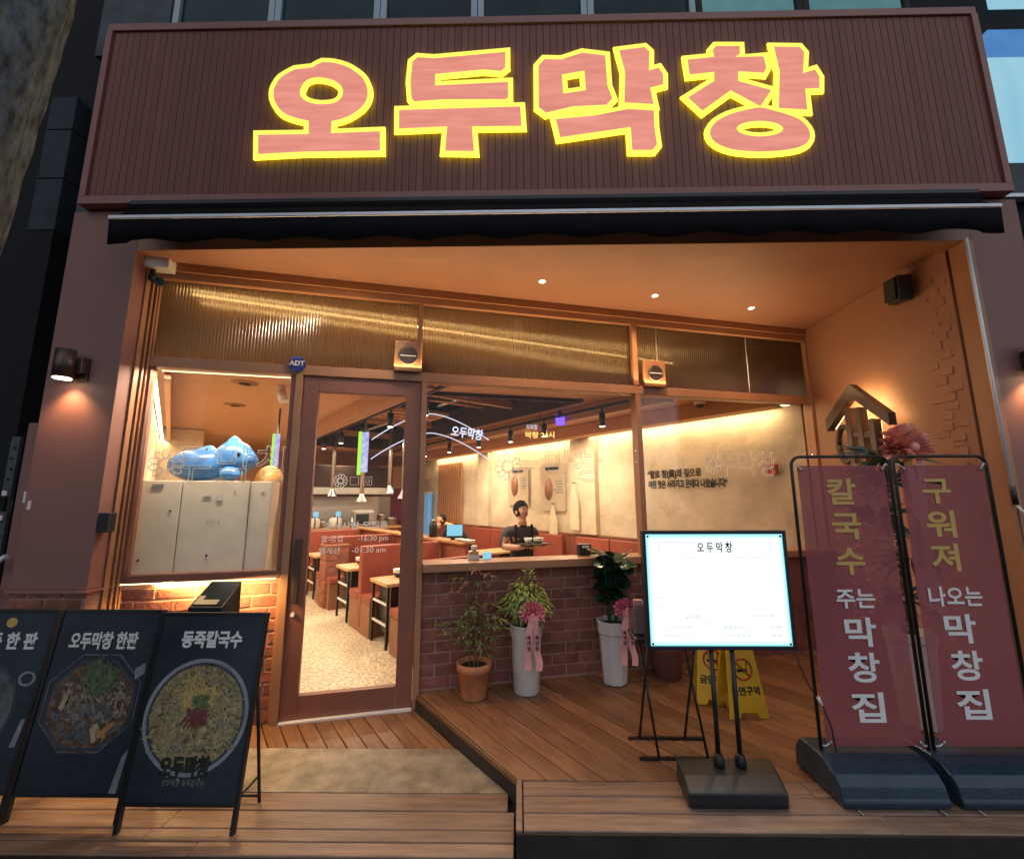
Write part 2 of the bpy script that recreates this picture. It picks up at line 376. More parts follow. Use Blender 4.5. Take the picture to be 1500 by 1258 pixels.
# ------------------------------------------------------------------ frames of the plan
GA = R(14.333); gd = Vector((math.cos(GA), math.sin(GA), 0)); gn = Vector((-math.sin(GA), math.cos(GA), 0)); GO = gn*3.498
IA = R(39); ni = Vector((math.cos(IA), math.sin(IA), 0)); di = Vector((-math.sin(IA), math.cos(IA), 0)); RO = Vector((-2.7, 2.98, 0))
def G(s, o, z=0): v = GO+gd*s+gn*o; return (v.x, v.y, z)
def RM(u, t, z=0): v = RO+ni*u+di*t; return (v.x, v.y, z)
def mroom(): return Matrix.Translation(RO) @ Matrix.Rotation(IA, 4, 'Z')
MR = mroom(); MG = Matrix.Translation(GO) @ Matrix.Rotation(GA, 4, 'Z')
D = .095

# ------------------------------------------------------------------ ground, decks
struct(bx('street', asphalt, None, -40, 40, -30, 40, -.4, -.2))
PA = R(127); pd = (math.cos(PA), math.sin(PA)); pn = (math.sin(PA), -math.cos(PA))
def planks_in(poly, z0, z1, pitch, gap, parent, mat, ang, origin, breaks=()):
    """boards cut to the outline of poly, each an object"""
    d = (math.cos(ang), math.sin(ang)); n = (math.sin(ang), -math.cos(ang))
    vals = [p[0]*n[0]+p[1]*n[1]-origin for p in poly]; k0 = math.floor(min(vals)/pitch); k1 = math.ceil(max(vals)/pitch)
    cnt = 0
    for k in range(k0, k1):
        lo = origin+k*pitch+gap/2; hi = origin+(k+1)*pitch-gap/2
        q = clip(clip(poly, n[0], n[1], lo), -n[0], -n[1], -hi)
        if len(q) < 3: continue
        cx = sum(p[0] for p in q)/len(q); cy = sum(p[1] for p in q)/len(q)
        ar = abs(sum(q[i][0]*q[(i+1)%len(q)][1]-q[(i+1)%len(q)][0]*q[i][1] for i in range(len(q))))/2
        if ar < .002: continue
        ca, sa = math.cos(-ang), math.sin(-ang)
        loc = [((p[0]-cx)*ca-(p[1]-cy)*sa, (p[0]-cx)*sa+(p[1]-cy)*ca) for p in q]
        MB().prism(loc, -(z1-z0), 0).build('plank', mat, parent, (cx, cy, z1+random.uniform(-.0025, .0015)), (random.uniform(-.004, .004), 0, ang), bevel=.003, seg=1); cnt += 1
    return cnt
ed = struct(MB().prism([(-5, 2.08), (-.025, 2.08), (-.025, 2.43), (-.76, 3.42), (-2.62, 2.95), (-5, 2.95)], -.2, -.032).build('entrance_floor', darkbase))
planks_in([(-2.62, 2.882), (-.39, 2.882), (-.765, 3.37), (-.765, 3.41), (-2.62, 2.935)], -.03, 0, .098, .006, ed, plank, PA, .012)
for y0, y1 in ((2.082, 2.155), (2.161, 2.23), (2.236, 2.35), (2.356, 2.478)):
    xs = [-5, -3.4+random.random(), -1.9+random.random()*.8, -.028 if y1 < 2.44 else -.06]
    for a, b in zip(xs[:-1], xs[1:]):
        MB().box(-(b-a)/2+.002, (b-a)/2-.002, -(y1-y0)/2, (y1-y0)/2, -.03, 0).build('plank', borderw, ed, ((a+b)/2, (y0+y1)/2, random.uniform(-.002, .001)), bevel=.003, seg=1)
MB().prism([(-5, 2.482), (-.066, 2.482), (-.385, 2.878), (-5, 2.878)], -.03, .001).build('concrete_slab', slabm, ed, bevel=.002)
MB().box(-5, -.03, 2.066, 2.079, -.19, -.006).build('fascia_board', darkbase, ed)

rd = struct(MB().prism([(-.02, 2.09), (5.2, 2.09), (5.2, 2.9), (3.05, 2.9), (3.05, 4.42), (-.76, 3.44), (-.76, 3.37), (-.02, 2.43)], -.2, D-.032).build('raised_deck', darkbase))
main = [(-.022, 2.426), (3.05, 2.426), (3.05, 4.40), (-.755, 3.425), (-.755, 3.37)]
planks_in(main, D-.03, D, .118, .007, rd, plank, PA, .035)
planks_in([(3.06, 2.426), (5.2, 2.426), (5.2, 2.69), (3.06, 2.69)], D-.03, D, .118, .007, rd, plank, PA, .035)
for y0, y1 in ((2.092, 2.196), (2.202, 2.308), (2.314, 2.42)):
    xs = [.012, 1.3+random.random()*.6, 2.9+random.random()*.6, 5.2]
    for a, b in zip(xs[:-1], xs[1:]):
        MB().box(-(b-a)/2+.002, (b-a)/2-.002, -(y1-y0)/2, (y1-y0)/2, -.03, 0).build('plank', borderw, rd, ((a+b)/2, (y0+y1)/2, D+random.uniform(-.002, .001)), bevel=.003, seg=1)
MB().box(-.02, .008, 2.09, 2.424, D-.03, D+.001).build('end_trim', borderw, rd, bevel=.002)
MB().box(-.02, 5.2, 2.076, 2.088, -.19, D-.006).build('fascia_board', darkbase, rd)

# ------------------------------------------------------------------ brick maker
brick_me = None
def brick_row(parent, x0, x1, z0, z1, y, L=.232, H=.083, M=None, vertical_face=True):
    """bricks laid in running bond on the plane y (proud towards -y) in the parent's frame"""
    global brick_me
    if brick_me is None:
        o = MB().box(-.5, .5, -.5, .5, -.5, .5).build('brick', brickm); brick_me = o.data; bpy.data.objects.remove(o)
    g = .0135; r = 0; z = z0
    while z < z1-.02:
        h = min(H-g, z1-z); x = x0 - (L*.5 if r % 2 else 0)
        while x < x1-.004:
            a = max(x, x0); b = min(x+L-g, x1)
            if b-a > .02:
                key = (round(b-a, 3), round(h, 3))
                me = BR.get(key)
                if me is None:
                    o = MB().box(-(b-a)/2, (b-a)/2, 0, .02, -h/2, h/2).build('brick', brickm, bevel=.004, seg=1); me = o.data; bpy.data.objects.remove(o); BR[key] = me
                link('brick', me, parent, ((a+b)/2, y-.0065+random.uniform(-.003, .002), z+h/2), (0, random.uniform(-.006, .006), 0))
            x += L
        z += H; r += 1
BR = {}

# ------------------------------------------------------------------ pillars
def pillar(x0, x1, label):
    t = thing('pillar', label, 'pillar', ((x0+x1)/2, 2.7, 0)); w = (x1-x0)/2
    bx('shaft', pillarp, t, -w, w, .002, .25, .956, 3.5, .004)
    bx('base_core', mortar, t, -w+.004, w-.004, .006, .25, 0, .935)
    bx('ledge', pillarp, t, -w-.016, w+.012, -.018, .25, .937, .955, .003)
    brick_row(t, -w, w, .0, .935, .004)
    return t
pl = pillar(-3.115, -2.635, 'brown painted pillar with brick tile foot at the left end of the shopfront')
pr = pillar(3.05, 3.40, 'brown painted pillar with brick tile foot at the right end of the shopfront')
MB().box(-.215, -.195, -.002, .003, 0, .055).build('scuff_patch', cabw, pl, (0, 0, 1.44))
# folding-door guides in the left reveal
jm = thing('side_jamb', 'orange grooved jamb between the left pillar and the wide shop window', 'door jamb', (-2.632, 2.7, 0))
for i, (y0, y1, w) in enumerate(((.10, .135, .010), (.15, .165, .016), (.185, .20, .016), (.215, .245, .010))):
    bx('groove_strip', framep, jm, 0, w, y0, y1, .0, 3.19, .002)
# right reveal wall with raised bricks under paint
rw = thing('side_wall', 'orange painted side wall of the entrance recess on the right', 'wall', (3.0, 2.82, 0))
bx('wall_face', paint, rw, 0, .12, .01, 1.65, D-.02, 3.22)
bx('jamb_strip', framep, rw, .012, .05, -.115, .002, D, 3.2, .003)
bx('jamb_strip', framep, rw, .03, .055, -.122, -.118, D, 3.2, .001)
bumpm = None
for zz, yy in ((3.05, .17), (2.96, .14), (2.86, .11), (2.70, .17), (2.66, .10), (2.57, .18), (2.48, .12), (2.18, .14), (1.98, .19), (1.90, .12), (1.82, .20), (1.80, .12), (1.72, .14), (1.64, .2), (1.55, .13), (1.45, .18), (1.36, .12)):
    o = MB().box(-.006, .004, -.045, .045, -.028, .028).build('brick', paint, rw, (0, yy, zz), (0, random.uniform(-.06, .06), 0), bevel=.003, seg=1)
rb_ = random.Random(3)
for q in range(30):
    link('brick', o.data, rw, (rb_.uniform(.0, .004), (.085, .18)[q % 2]+(.045 if (q//2) % 2 else 0), 1.25+.062*q), (rb_.uniform(-.08, .08), rb_.uniform(-.12, .12), rb_.uniform(-.05, .05)))
bx('jamb_foot', mortar, rw, -.004, .0, .012, 1.64, D, .9)
# ------------------------------------------------------------------ recess ceiling and lintel
struct(MB().prism([(-2.66, 2.861), (3.02, 2.861), (3.02, 4.50), (-2.66, 3.02)], 3.225, 3.30).build('recess_ceiling', paint))
struct(bx('lintel', paint, None, -2.634, 3.05, 2.702, 2.86, 3.2, 3.5, .004))

# ------------------------------------------------------------------ fascia sign
LET = {
'o':[(-1.397,4.605),(-1.378,4.604),(-1.35,4.602),(-1.321,4.598),(-1.291,4.591),(-1.259,4.58),(-1.228,4.568),(-1.2,4.553),(-1.174,4.535),(-1.15,4.517),(-1.129,4.499),(-1.11,4.481),(-1.094,4.46),(-1.08,4.436),(-1.069,4.411),(-1.06,4.385),(-1.056,4.359),(-1.054,4.333),(-1.056,4.307),(-1.062,4.283),(-1.071,4.26),(-1.083,4.24),(-1.097,4.221),(-1.113,4.205),(-1.132,4.19),(-1.153,4.173),(-1.177,4.157),(-1.204,4.144),(-1.237,4.132),(-1.273,4.123),(-1.298,4.117),(-1.297,4.02),(-0.953,4.03),(-0.946,3.878),(-1.291,3.879),(-1.481,3.879),(-1.795,3.865),(-1.808,4.017),(-1.452,4.016),(-1.46,4.123),(-1.482,4.129),(-1.514,4.137),(-1.545,4.147),(-1.574,4.157),(-1.604,4.169),(-1.629,4.182),(-1.65,4.198),(-1.668,4.216),(-1.683,4.234),(-1.696,4.254),(-1.708,4.275),(-1.716,4.295),(-1.723,4.312),(-1.726,4.329),(-1.728,4.347),(-1.729,4.365),(-1.728,4.385),(-1.723,4.407),(-1.714,4.432),(-1.702,4.459),(-1.684,4.485),(-1.653,4.509),(-1.617,4.532),(-1.59,4.548),(-1.463,4.562),(-1.434,4.585)],
'oh':[(-1.542,4.36),(-1.539,4.383),(-1.531,4.408),(-1.521,4.429),(-1.51,4.445),(-1.496,4.458),(-1.479,4.468),(-1.457,4.474),(-1.431,4.478),(-1.404,4.477),(-1.373,4.473),(-1.341,4.465),(-1.312,4.454),(-1.287,4.44),(-1.266,4.424),(-1.249,4.406),(-1.238,4.386),(-1.232,4.365),(-1.23,4.345),(-1.233,4.326),(-1.239,4.307),(-1.249,4.291),(-1.263,4.278),(-1.279,4.268),(-1.3,4.261),(-1.327,4.256),(-1.358,4.254),(-1.389,4.254),(-1.418,4.258),(-1.447,4.264),(-1.472,4.273),(-1.492,4.283),(-1.507,4.294),(-1.52,4.308),(-1.53,4.323),(-1.538,4.341)],
'd1':[(-0.705,4.631),(-0.588,4.619),(-0.077,4.661),(-0.077,4.533),(-0.11,4.504),(-0.234,4.519),(-0.578,4.488),(-0.575,4.392),(-0.058,4.411),(-0.058,4.282),(-0.08,4.271),(-0.513,4.279),(-0.72,4.266),(-0.739,4.292),(-0.752,4.422),(-0.743,4.596)],
'd2':[(-0.824,4.197),(0.027,4.209),(0.035,4.055),(-0.311,4.057),(-0.294,3.862),(-0.493,3.869),(-0.482,4.06),(-0.819,4.049)],
'm1':[(0.204,4.595),(0.324,4.589),(0.474,4.644),(0.636,4.617),(0.642,4.368),(0.673,4.261),(0.629,4.212),(0.4,4.205),(0.208,4.156),(0.158,4.201),(0.16,4.541)],
'mh':[(0.324,4.465),(0.485,4.494),(0.492,4.332),(0.33,4.307)],
'm2':[(0.739,4.657),(0.919,4.68),(0.951,4.643),(0.94,4.484),(1.01,4.505),(1.038,4.45),(1.033,4.369),(0.94,4.344),(0.958,4.211),(0.756,4.228),(0.773,4.473)],
'm3':[(0.275,4.102),(0.549,4.126),(0.779,4.174),(0.956,4.159),(0.953,4.029),(0.963,3.892),(0.931,3.85),(0.794,3.852),(0.791,4.032),(0.303,3.96)],
'c1':[(1.428,4.678),(1.593,4.674),(1.591,4.61),(1.555,4.584),(1.755,4.583),(1.765,4.488),(1.742,4.449),(1.565,4.466),(1.558,4.385),(1.781,4.306),(1.694,4.179),(1.501,4.312),(1.292,4.152),(1.201,4.259),(1.393,4.389),(1.399,4.464),(1.226,4.446),(1.218,4.569),(1.409,4.587),(1.401,4.645)],
'c2':[(1.836,4.663),(2.016,4.656),(2.042,4.613),(2.015,4.438),(2.102,4.467),(2.126,4.409),(2.115,4.317),(2.016,4.314),(2.013,4.147),(1.82,4.163),(1.857,4.459)],
'c3':[(1.685,4.167),(1.715,4.164),(1.743,4.155),(1.773,4.145),(1.806,4.134),(1.841,4.122),(1.874,4.108),(1.905,4.095),(1.934,4.08),(1.959,4.062),(1.981,4.036),(1.999,4.005),(2.009,3.975),(2.009,3.945),(2.002,3.916),(1.985,3.89),(1.958,3.87),(1.923,3.854),(1.876,3.842),(1.813,3.833),(1.74,3.827),(1.668,3.825),(1.6,3.828),(1.534,3.835),(1.477,3.845),(1.431,3.861),(1.392,3.88),(1.363,3.902),(1.344,3.926),(1.334,3.952),(1.332,3.979),(1.339,4.005),(1.354,4.031),(1.375,4.055),(1.402,4.077),(1.435,4.097),(1.47,4.114),(1.505,4.127),(1.541,4.138),(1.578,4.147),(1.614,4.156),(1.651,4.164)],
'ch':[(1.833,3.999),(1.83,3.989),(1.823,3.979),(1.812,3.97),(1.797,3.962),(1.78,3.955),(1.759,3.949),(1.737,3.945),(1.712,3.942),(1.687,3.94),(1.662,3.94),(1.636,3.942),(1.612,3.945),(1.59,3.95),(1.569,3.956),(1.551,3.963),(1.537,3.971),(1.525,3.98),(1.518,3.99),(1.515,4.0),(1.516,4.01),(1.52,4.019),(1.529,4.028),(1.542,4.037),(1.558,4.045),(1.577,4.051),(1.599,4.057),(1.623,4.06),(1.647,4.063),(1.674,4.063),(1.699,4.063),(1.724,4.06),(1.748,4.056),(1.769,4.051),(1.788,4.044),(1.805,4.036),(1.818,4.028),(1.827,4.018),(1.832,4.008)],

}
fs = thing('fascia_sign', 'wide brown slatted fascia with glowing pink and yellow letters across the shopfront', 'shop sign', (0, 2.66, 3.51))
bx('backing', darkbase, fs, -3.02, 3.31, .004, .3, .01, 1.475)
bx('frame_top', signframe, fs, -3.03, 3.32, -.022, .30, 1.425, 1.485, .004)
bx('frame_bottom', signframe, fs, -3.03, 3.32, -.03, .30, 0, .06, .004)
bx('frame_side', signframe, fs, -3.03, -2.985, -.028, .30, .062, 1.423, .003)
bx('frame_side', signframe, fs, 3.275, 3.32, -.028, .30, .062, 1.423, .003)
sl = MB().box(-.0234, .0234, -.007, .003, .062, 1.423).build('slat', signp, fs, (-2.958, 0, 0), bevel=.0015, seg=1)
k = 1; x = -2.958+.0497
while x < 3.255:
    link('slat', sl.data, fs, (x, random.uniform(-.0007, .0007), 0)); x += .0497
def letter(name, groups):
    body = None
    for i, loops in enumerate(groups):
        loops = [[(a, b-3.51) for a, b in lp] for lp in loops]
        me = outline_shape(loops, .036, -.0380+i*.0011, -.0225); me.materials.append(yel); me.materials.append(yels)
        for p in me.polygons: p.material_index = 0 if p.normal.y < -.5 else 1
        o = link('letter', me, fs)
        me2 = outline_shape(loops, 0, -.0392-i*.0004, -.0381); me2.materials.append(pink); link('letter_face', me2, o)
letter('o', [[LET['o'], LET['oh']]])
letter('du', [[LET['d1']], [LET['d2']]])
letter('mak', [[LET['m1'], LET['mh']], [LET['m2']], [LET['m3']]])
letter('chang', [[LET['c1']], [LET['c2']], [LET['c3'], LET['ch']]])

# ------------------------------------------------------------------ awning
aw = thing('awning', 'rolled black fabric awning with pale front bar and scalloped valance', 'awning', (0, 2.45, 3.2))
MB().tube([(-2.58, .15, .21), (3.0, .15, .21)], .055, 14).build('roller', fabricb, aw)
bx('housing', blackp, aw, -2.60, 3.02, .12, .235, .24, .285, .01)
bx('front_bar', alu, aw, -2.58, 2.97, -.024, .015, .050, .072, .004)
MB().add([(-2.56, -.005, .074), (2.95, -.005, .074), (2.95, .15, .262), (-2.56, .15, .262), (-2.56, -.005, .070), (2.95, -.005, .070), (2.95, .15, .257), (-2.56, .15, .257)], [(0,1,2,3),(7,6,5,4),(0,4,5,1),(1,5,6,2),(2,6,7,3),(3,7,4,0)]).build('canvas', fabricb, aw)
n = 220; vs = []; fs_ = []
for i in range(n+1):
    x = -2.575+5.54*i/n; zb = -.118+.030*abs(math.sin(math.pi*(x+2.575)/.50))**1.5*(1 if .15 < (x+2.575) < 5.4 else .2); yy = -.012+.003*math.sin(x*9)+.002*math.sin(x*31)
    vs += [(x, -.018, .046), (x, yy, zb), (x, yy+.004, zb), (x, -.014, .046)]
for i in range(n):
    a, b = i*4, i*4+4
    fs_ += [(a, a+1, b+1, b), (a+2, a+3, b+3, b+2), (a+1, a+2, b+2, b+1), (a+3, a, b, b+3)]
MB().add(vs, fs_, 0, None, True).build('valance', fabricb, aw)
for x in (-2.2, 2.6): MB().tube([(x, .14, .2), (x+.35*(-1 if x > 0 else 1), .05, .12), (x, 0, .055)], .014, 8).build('arm', alu, aw)
ak = thing('awning_crank', 'pale awning crank rod hanging along the right jamb', 'crank rod', (3.0, 2.69, 0))
MB().tube([(.0, -.005, 3.2), (.0, -.005, 1.56)], .0105, 8).build('rod', alu, ak)
MB().tube([(.0, -.005, 1.565), (.004, -.006, 1.45)], .015, 8).build('grip', blackp, ak)
MB().tube([(.004, -.006, 1.455), (.01, -.02, 1.42), (.1, -.05, 1.33), (.16, -.06, 1.30)], .008, 8).build('handle', alu, ak)

# ------------------------------------------------------------------ shopfront glazing (in its own slanted frame)
sg = thing('shopfront_glazing', 'terracotta framed shopfront windows with reeded transoms over brick', 'shopfront', tuple(GO), GA)
bx('top_rail', framep, sg, -1.93, 4.02, -.05, .05, 3.10, 3.155, .003); bx('top_rail', framep, sg, -1.93, 4.02, -.065, .05, 3.158, 3.222, .003)
bx('transom_rail', framep, sg, -1.93, 4.02, -.045, .06, 2.435, 2.512, .004)
for s0, s1, z0, z1 in ((-1.93, -1.845, .0, 3.098), (.082, .125, .0, 2.433), (.035, .075, 2.514, 3.098), (1.985, 2.035, 1.014, 2.433), (1.975, 2.025, 2.514, 3.098), (3.955, 4.02, .1, 3.098)):
    bx('mullion', framep, sg, s0, s1, -.05, .05, z0, z1, .003)
bx('mullion', framep, sg, -.855, -.805, -.05, .05, 0, 2.433, .003)
bx('mullion', framep, sg, .078, .081, -.03, .03, 0, 2.433)
bx('window_frame', doorp, sg, -1.843, -1.80, -.04, .04, .96, 2.433, .003); bx('window_frame', doorp, sg, -1.798, -.857, -.045, .045, .955, 1.003, .003); bx('window_frame', doorp, sg, -.89, -.857, -.035, .035, 1.005, 2.433, .002)
bx('sill', framep, sg, .126, 3.954, -.10, .14, .952, 1.012, .005)
def pane(s0, s1, z0, z1, m=None): return bx('pane', m or clear, sg, s0, s1, -.004, .004, z0, z1)
pA = pane(-1.80, -.89, 1.004, 2.432); pB = pane(.126, 1.984, 1.013, 2.434); pC = pane(2.036, 3.954, 1.013, 2.434, clear2)
def reed(s0, s1):
    n = int((s1-s0)/.0045); vs = []
    for i in range(n+1):
        x = s0+(s1-s0)*i/n; y = -.006+.0035*math.sin(2*math.pi*x/.0225)
        vs += [(x, y, 2.513), (x, y, 3.099), (x, .006, 3.099), (x, .006, 2.513)]
    f = []
    for i in range(n):
        a, b = 4*i, 4*i+4
        f += [(a, b, b+1, a+1), (a+2, b+2, b+3, a+3), (a+1, b+1, b+2, a+2), (a+3, b+3, b, a)]
    f += [(0, 1, 2, 3), (4*n+3, 4*n+2, 4*n+1, 4*n)]
    MB().add(vs, f, 0, None, False).build('reeded_pane', reeded, sg)
bx('added_head_strip', covew, sg, -1.78, -.92, .052, .060, 2.428, 2.433)  # added glowing strip, out of view behind the rail, paired with the fill below
lamp('AREA', 'added_head_fill', G(-1.35, .03, 2.42), 30, (1, .80, .58), tuple(gn*.10+Vector((0, 0, -1))), .8, .02)  # added fill inside the window head, brightens the white cabinet
reed(-1.843, .033); reed(.077, 1.973); reed(2.027, 3.953)
for s in (3.26, 2.25): bx('pane_joint', alu, sg, s, s+.004, -.012, -.008, 2.515, 3.095)

# decals: a plain outlined flower and outlined letters on the panes
def flower(parent, cx, cz, r, n=11, th=.0035, mat=decal):
    mb = MB()
    for i in range(n):
        a = 2*math.pi*i/n; pts = []
        for j in range(13):
            b = 2*math.pi*j/12; px = r*.70+r*.30*math.cos(b); pz = r*.19*math.sin(b)
            pts.append((cx+px*math.cos(a)-pz*math.sin(a), -.008, cz+px*math.sin(a)+pz*math.cos(a)))
        mb.tube(pts, th, 4, caps=False)
    mb.tube([(cx+r*.36*math.cos(2*math.pi*j/20), -.008, cz+r*.36*math.sin(2*math.pi*j/20)) for j in range(21)], th, 4, caps=False)
    return mb.build('flower_decal', mat, parent)
for p, s0, z, sc in ((pA, -1.65, 1.745, .95), (pB, .80, 1.76, 1.0), (pC, 2.78, 1.81, .85)):
    flower(p, s0, z, .115*sc, th=.0026)
    text('두막창', .30*sc, decal, p, (s0+.44*sc, -.008, z-.01), fill=False, bevel=.0024)

# ------------------------------------------------------------------ brick walls below the windows
wl1 = thing('brick_wall', 'brick wall under the left window lit from above by a warm strip', 'brick wall', tuple(GO), GA)
bx('mortar_bed', mortar, wl1, -1.845, -.857, .0, .10, 0, .955); brick_row(wl1, -1.845, -.857, .012, .94, 0)
bx('trim', framep, wl1, -.872, -.858, -.03, -.002, 0, .95, .002)
bx('light_strip', covew, wl1, -1.82, -.89, -.030, -.022, .944, .950)
wl2 = thing('brick_wall', 'low red brick wall behind the potted plants', 'brick wall', tuple(GO), GA)
bx('mortar_bed', mortar, wl2, .126, 3.955, .0, .10, D-.02, .95); brick_row(wl2, .126, 2.75, D+.02, .948, 0)
bx('dark_tile', brickm, wl2, 2.755, 3.95, -.012, -.002, D+.02, .946, .003)
lamp('AREA', 'sill_strip_light', G(-1.36, -.065, .945), 20, (1, .60, .2), (0, .25, -1), .9, .02)

# ------------------------------------------------------------------ glass door
dr = thing('glass_door', 'brown framed glass door with white opening hours lettering', 'door', tuple(GO), GA)
bx('stile', doorp, dr, -.80, -.692, -.028, .028, .012, 2.425, .004); bx('stile', doorp, dr, -.042, .075, -.028, .028, .012, 2.425, .004)
bx('rail', doorp, dr, -.691, -.043, -.027, .027, .012, .16, .003); bx('rail', doorp, dr, -.691, -.043, -.027, .027, 2.312, 2.425, .003)
dp = bx('pane', clear, dr, -.69, -.044, -.004, .004, .161, 2.311)
MB().box(-.018, .018, -.07, -.035, .78, 1.22).box(-.012, .012, -.036, -.02, .82, .85).box(-.012, .012, -.036, -.02, 1.15, 1.18).build('handle', brass, dr, (-.752, 0, 0), bevel=.004)
MB().box(-.8, .075, -.06, .06, -.005, .010).build('threshold', alu, dr)
MB().tube([(-.76, -.05, .70), (-.76, -.028, .70)], .014, 10).build('lock', alu, dr)
flower(dp, -.50, 1.635, .052, th=.0028)
for cx in (-.40, -.305): MB().tube([(cx-.03, -.008, 1.605), (cx+.03, -.008, 1.605), (cx+.03, -.008, 1.665), (cx-.03, -.008, 1.665), (cx-.03, -.008, 1.605)], .002, 4).build('icon_decal', decal, dp)
MB().tube([(-.305+.015*math.cos(j*.7), -.008, 1.635+.015*math.sin(j*.7)) for j in range(10)], .002, 4).build('icon_decal', decal, dp)
text('상시사람 모집중', .06, decal, dp, (-.37, -.007, 1.30), offset=.0012, width=.46)
text('월-금집', .055, decal, dp, (-.535, -.007, 1.205), width=.15); text('-16:30 pm', .055, decal, dp, (-.245, -.007, 1.205), width=.22)
text('월계산', .055, decal, dp, (-.55, -.007, 1.12), width=.15); text('-01:30 am', .055, decal, dp, (-.27, -.007, 1.12), width=.24)

# ------------------------------------------------------------------ things fixed to the shopfront
def wall_speaker(s, label):
    t = thing('wall_speaker', label, 'speaker', G(s, -.05, 2.625), GA, 'speakers on the transom rail')
    bx('cabinet', framep, t, -.105, .105, -.045, .0, -.125, .125, .008)
    MB().lathe([(.0, .0), (.074, .0), (.078, .006), (.066, .010), (.03, .004), (0, .004)], 24, cap=False).build('grille', brass, t, (0, -.046, 0), (R(90), 0, 0))
    bx('badge_bar', alu, t, -.062, .062, -.059, -.055, -.003, .003)
wall_speaker(-.035, 'beige square speaker above the glass door'); wall_speaker(2.17, 'beige square speaker above the bright menu board')
ad = thing('security_badge', 'round navy security sticker with white letters above the door corner', 'badge', G(-.85, -.06, 2.51), GA)
MB().lathe([(.0, 0), (.062, 0), (.062, .008), (0, .008)], 8, cap=False, smooth=False).build('disc', badge, ad, (0, .004, 0), (R(90), R(22), 0))
text('ADT', .052, whiteprint, ad, (0, -.006, .005), offset=.0016)
cc = thing('security_camera', 'white junction box with dark bullet camera under the left ceiling corner', 'camera', G(-1.80, -.08, 3.17), GA)
bx('junction_box', cera, cc, -.075, .085, -.08, .02, -.04, .05, .006)
MB().tube([(-.03, -.03, -.04), (-.03, -.03, -.09), (.0, -.04, -.12)], .016, 8).build('bracket', blackp, cc)
MB().tube([(-.03, -.02, -.10), (.05, -.09, -.155)], .034, 12).build('camera_body', blackp, cc)
MB().tube([(.05, -.09, -.155), (.054, -.0935, -.158)], .026, 12).build('lens', winglass, cc)
cr = thing('card_reader', 'small black card reader on the left jamb', 'card reader', (-2.61, 2.73, 1.36))
bx('body', blackp, cr, -.02, .045, -.03, .03, -.06, .06, .006); bx('face', black, cr, -.014, .04, -.034, -.031, -.03, .045)
sp = thing('wall_speaker', 'black outdoor loudspeaker high on the orange side wall', 'speaker', (2.985, 3.12, 3.06), 0, 'speakers on the recess walls')
MB().prism([(-.17, -.075), (-.15, .095), (-.04, .105), (-.03, -.085)], -.135, .135).build('cabinet', blackp, sp, rot=(R(4), 0, 0), bevel=.012)
sp.scale = (.72, .72, .72)
bx('grille', rubber, sp, -.186, -.172, -.06, .085, -.115, .115, .004, rot=(R(4), 0, R(-3))); bx('bracket', black, sp, -.04, .012, -.02, .03, -.03, .03, .003)

# house-shaped halo sign on the side wall
hs = thing('halo_sign', 'dark house shaped letter sign with warm glow on the side wall', 'wall sign', (3.0, 3.66, 2.0))
ox, dd = -.15, .06
sidelit = brass
halo_m = em('halo back light', (1.0, .66, .28), 9)
MB().add([(ox, .30, .20), (ox, -.02, .455), (ox, -.36, .14), (ox, -.36, .045), (ox, -.02, .35), (ox, .30, .10)] + [(ox+dd, .30, .20), (ox+dd, -.02, .455), (ox+dd, -.36, .14), (ox+dd, -.36, .045), (ox+dd, -.02, .35), (ox+dd, .30, .10)],
     [(0,1,4,5),(1,2,3,4),(6,11,10,7),(7,10,9,8),(0,6,7,1),(1,7,8,2),(2,8,9,3),(3,9,10,4),(4,10,11,5),(5,11,6,0)]).build('roof', sidelit, hs)
MB().add([(ox-.006, .305, .205), (ox-.006, -.02, .462), (ox-.006, -.368, .142), (ox-.006, -.368, .038), (ox-.006, -.02, .343), (ox-.006, .305, .095)] + [(ox-.001, .305, .205), (ox-.001, -.02, .462), (ox-.001, -.368, .142), (ox-.001, -.368, .038), (ox-.001, -.02, .343), (ox-.001, .305, .095)], [(0,1,4,5),(1,2,3,4),(6,11,10,7),(7,10,9,8),(0,6,7,1),(1,7,8,2),(2,8,9,3),(3,9,10,4),(4,10,11,5),(5,11,6,0)]).build('roof_face', brass, hs)
for y0, y1, z0, z1 in ((.02, .065, -.22, .26), (-.10, -.05, -.24, .24), (-.22, -.175, -.22, .12)):
    bx('letter_bar', sidelit, hs, ox, ox+dd, y0, y1, z0, z1); bx('bar_face', brass, hs, ox-.006, ox-.001, y0-.003, y1+.003, z0-.003, z1+.003)
MB().add([(-.086, .28, .18), (-.086, -.02, .435), (-.086, -.34, .13), (-.086, -.34, .06), (-.086, -.02, .36), (-.086, .28, .11)], [(0,1,4,5),(1,2,3,4)]).build('back_light', halo_m, hs)
for y0, y1, z0, z1 in ((.025, .06, -.2, .24), (-.095, -.055, -.22, .22), (-.215, -.18, -.2, .10)): bx('back_light', halo_m, hs, -.088, -.084, y0, y1, z0, z1)
bx('letter_stub', brass, hs, ox, ox+dd, -.048, .018, .0, .04); MB().add([(-.086, .28, .18), (-.086, -.02, .435), (-.086, -.34, .13), (-.086, -.34, .06), (-.086, -.02, .36), (-.086, .28, .11)], [(0,1,4,5),(1,2,3,4)]).build('back_light', halo_m, hs)
for y0, y1, z0, z1 in ((.025, .06, -.2, .24), (-.095, -.055, -.22, .22), (-.215, -.18, -.2, .10)): bx('back_light', halo_m, hs, -.088, -.084, y0, y1, z0, z1)
bx('letter_stub', brass, hs, ox, ox+dd, -.18, -.102, -.02, .03)
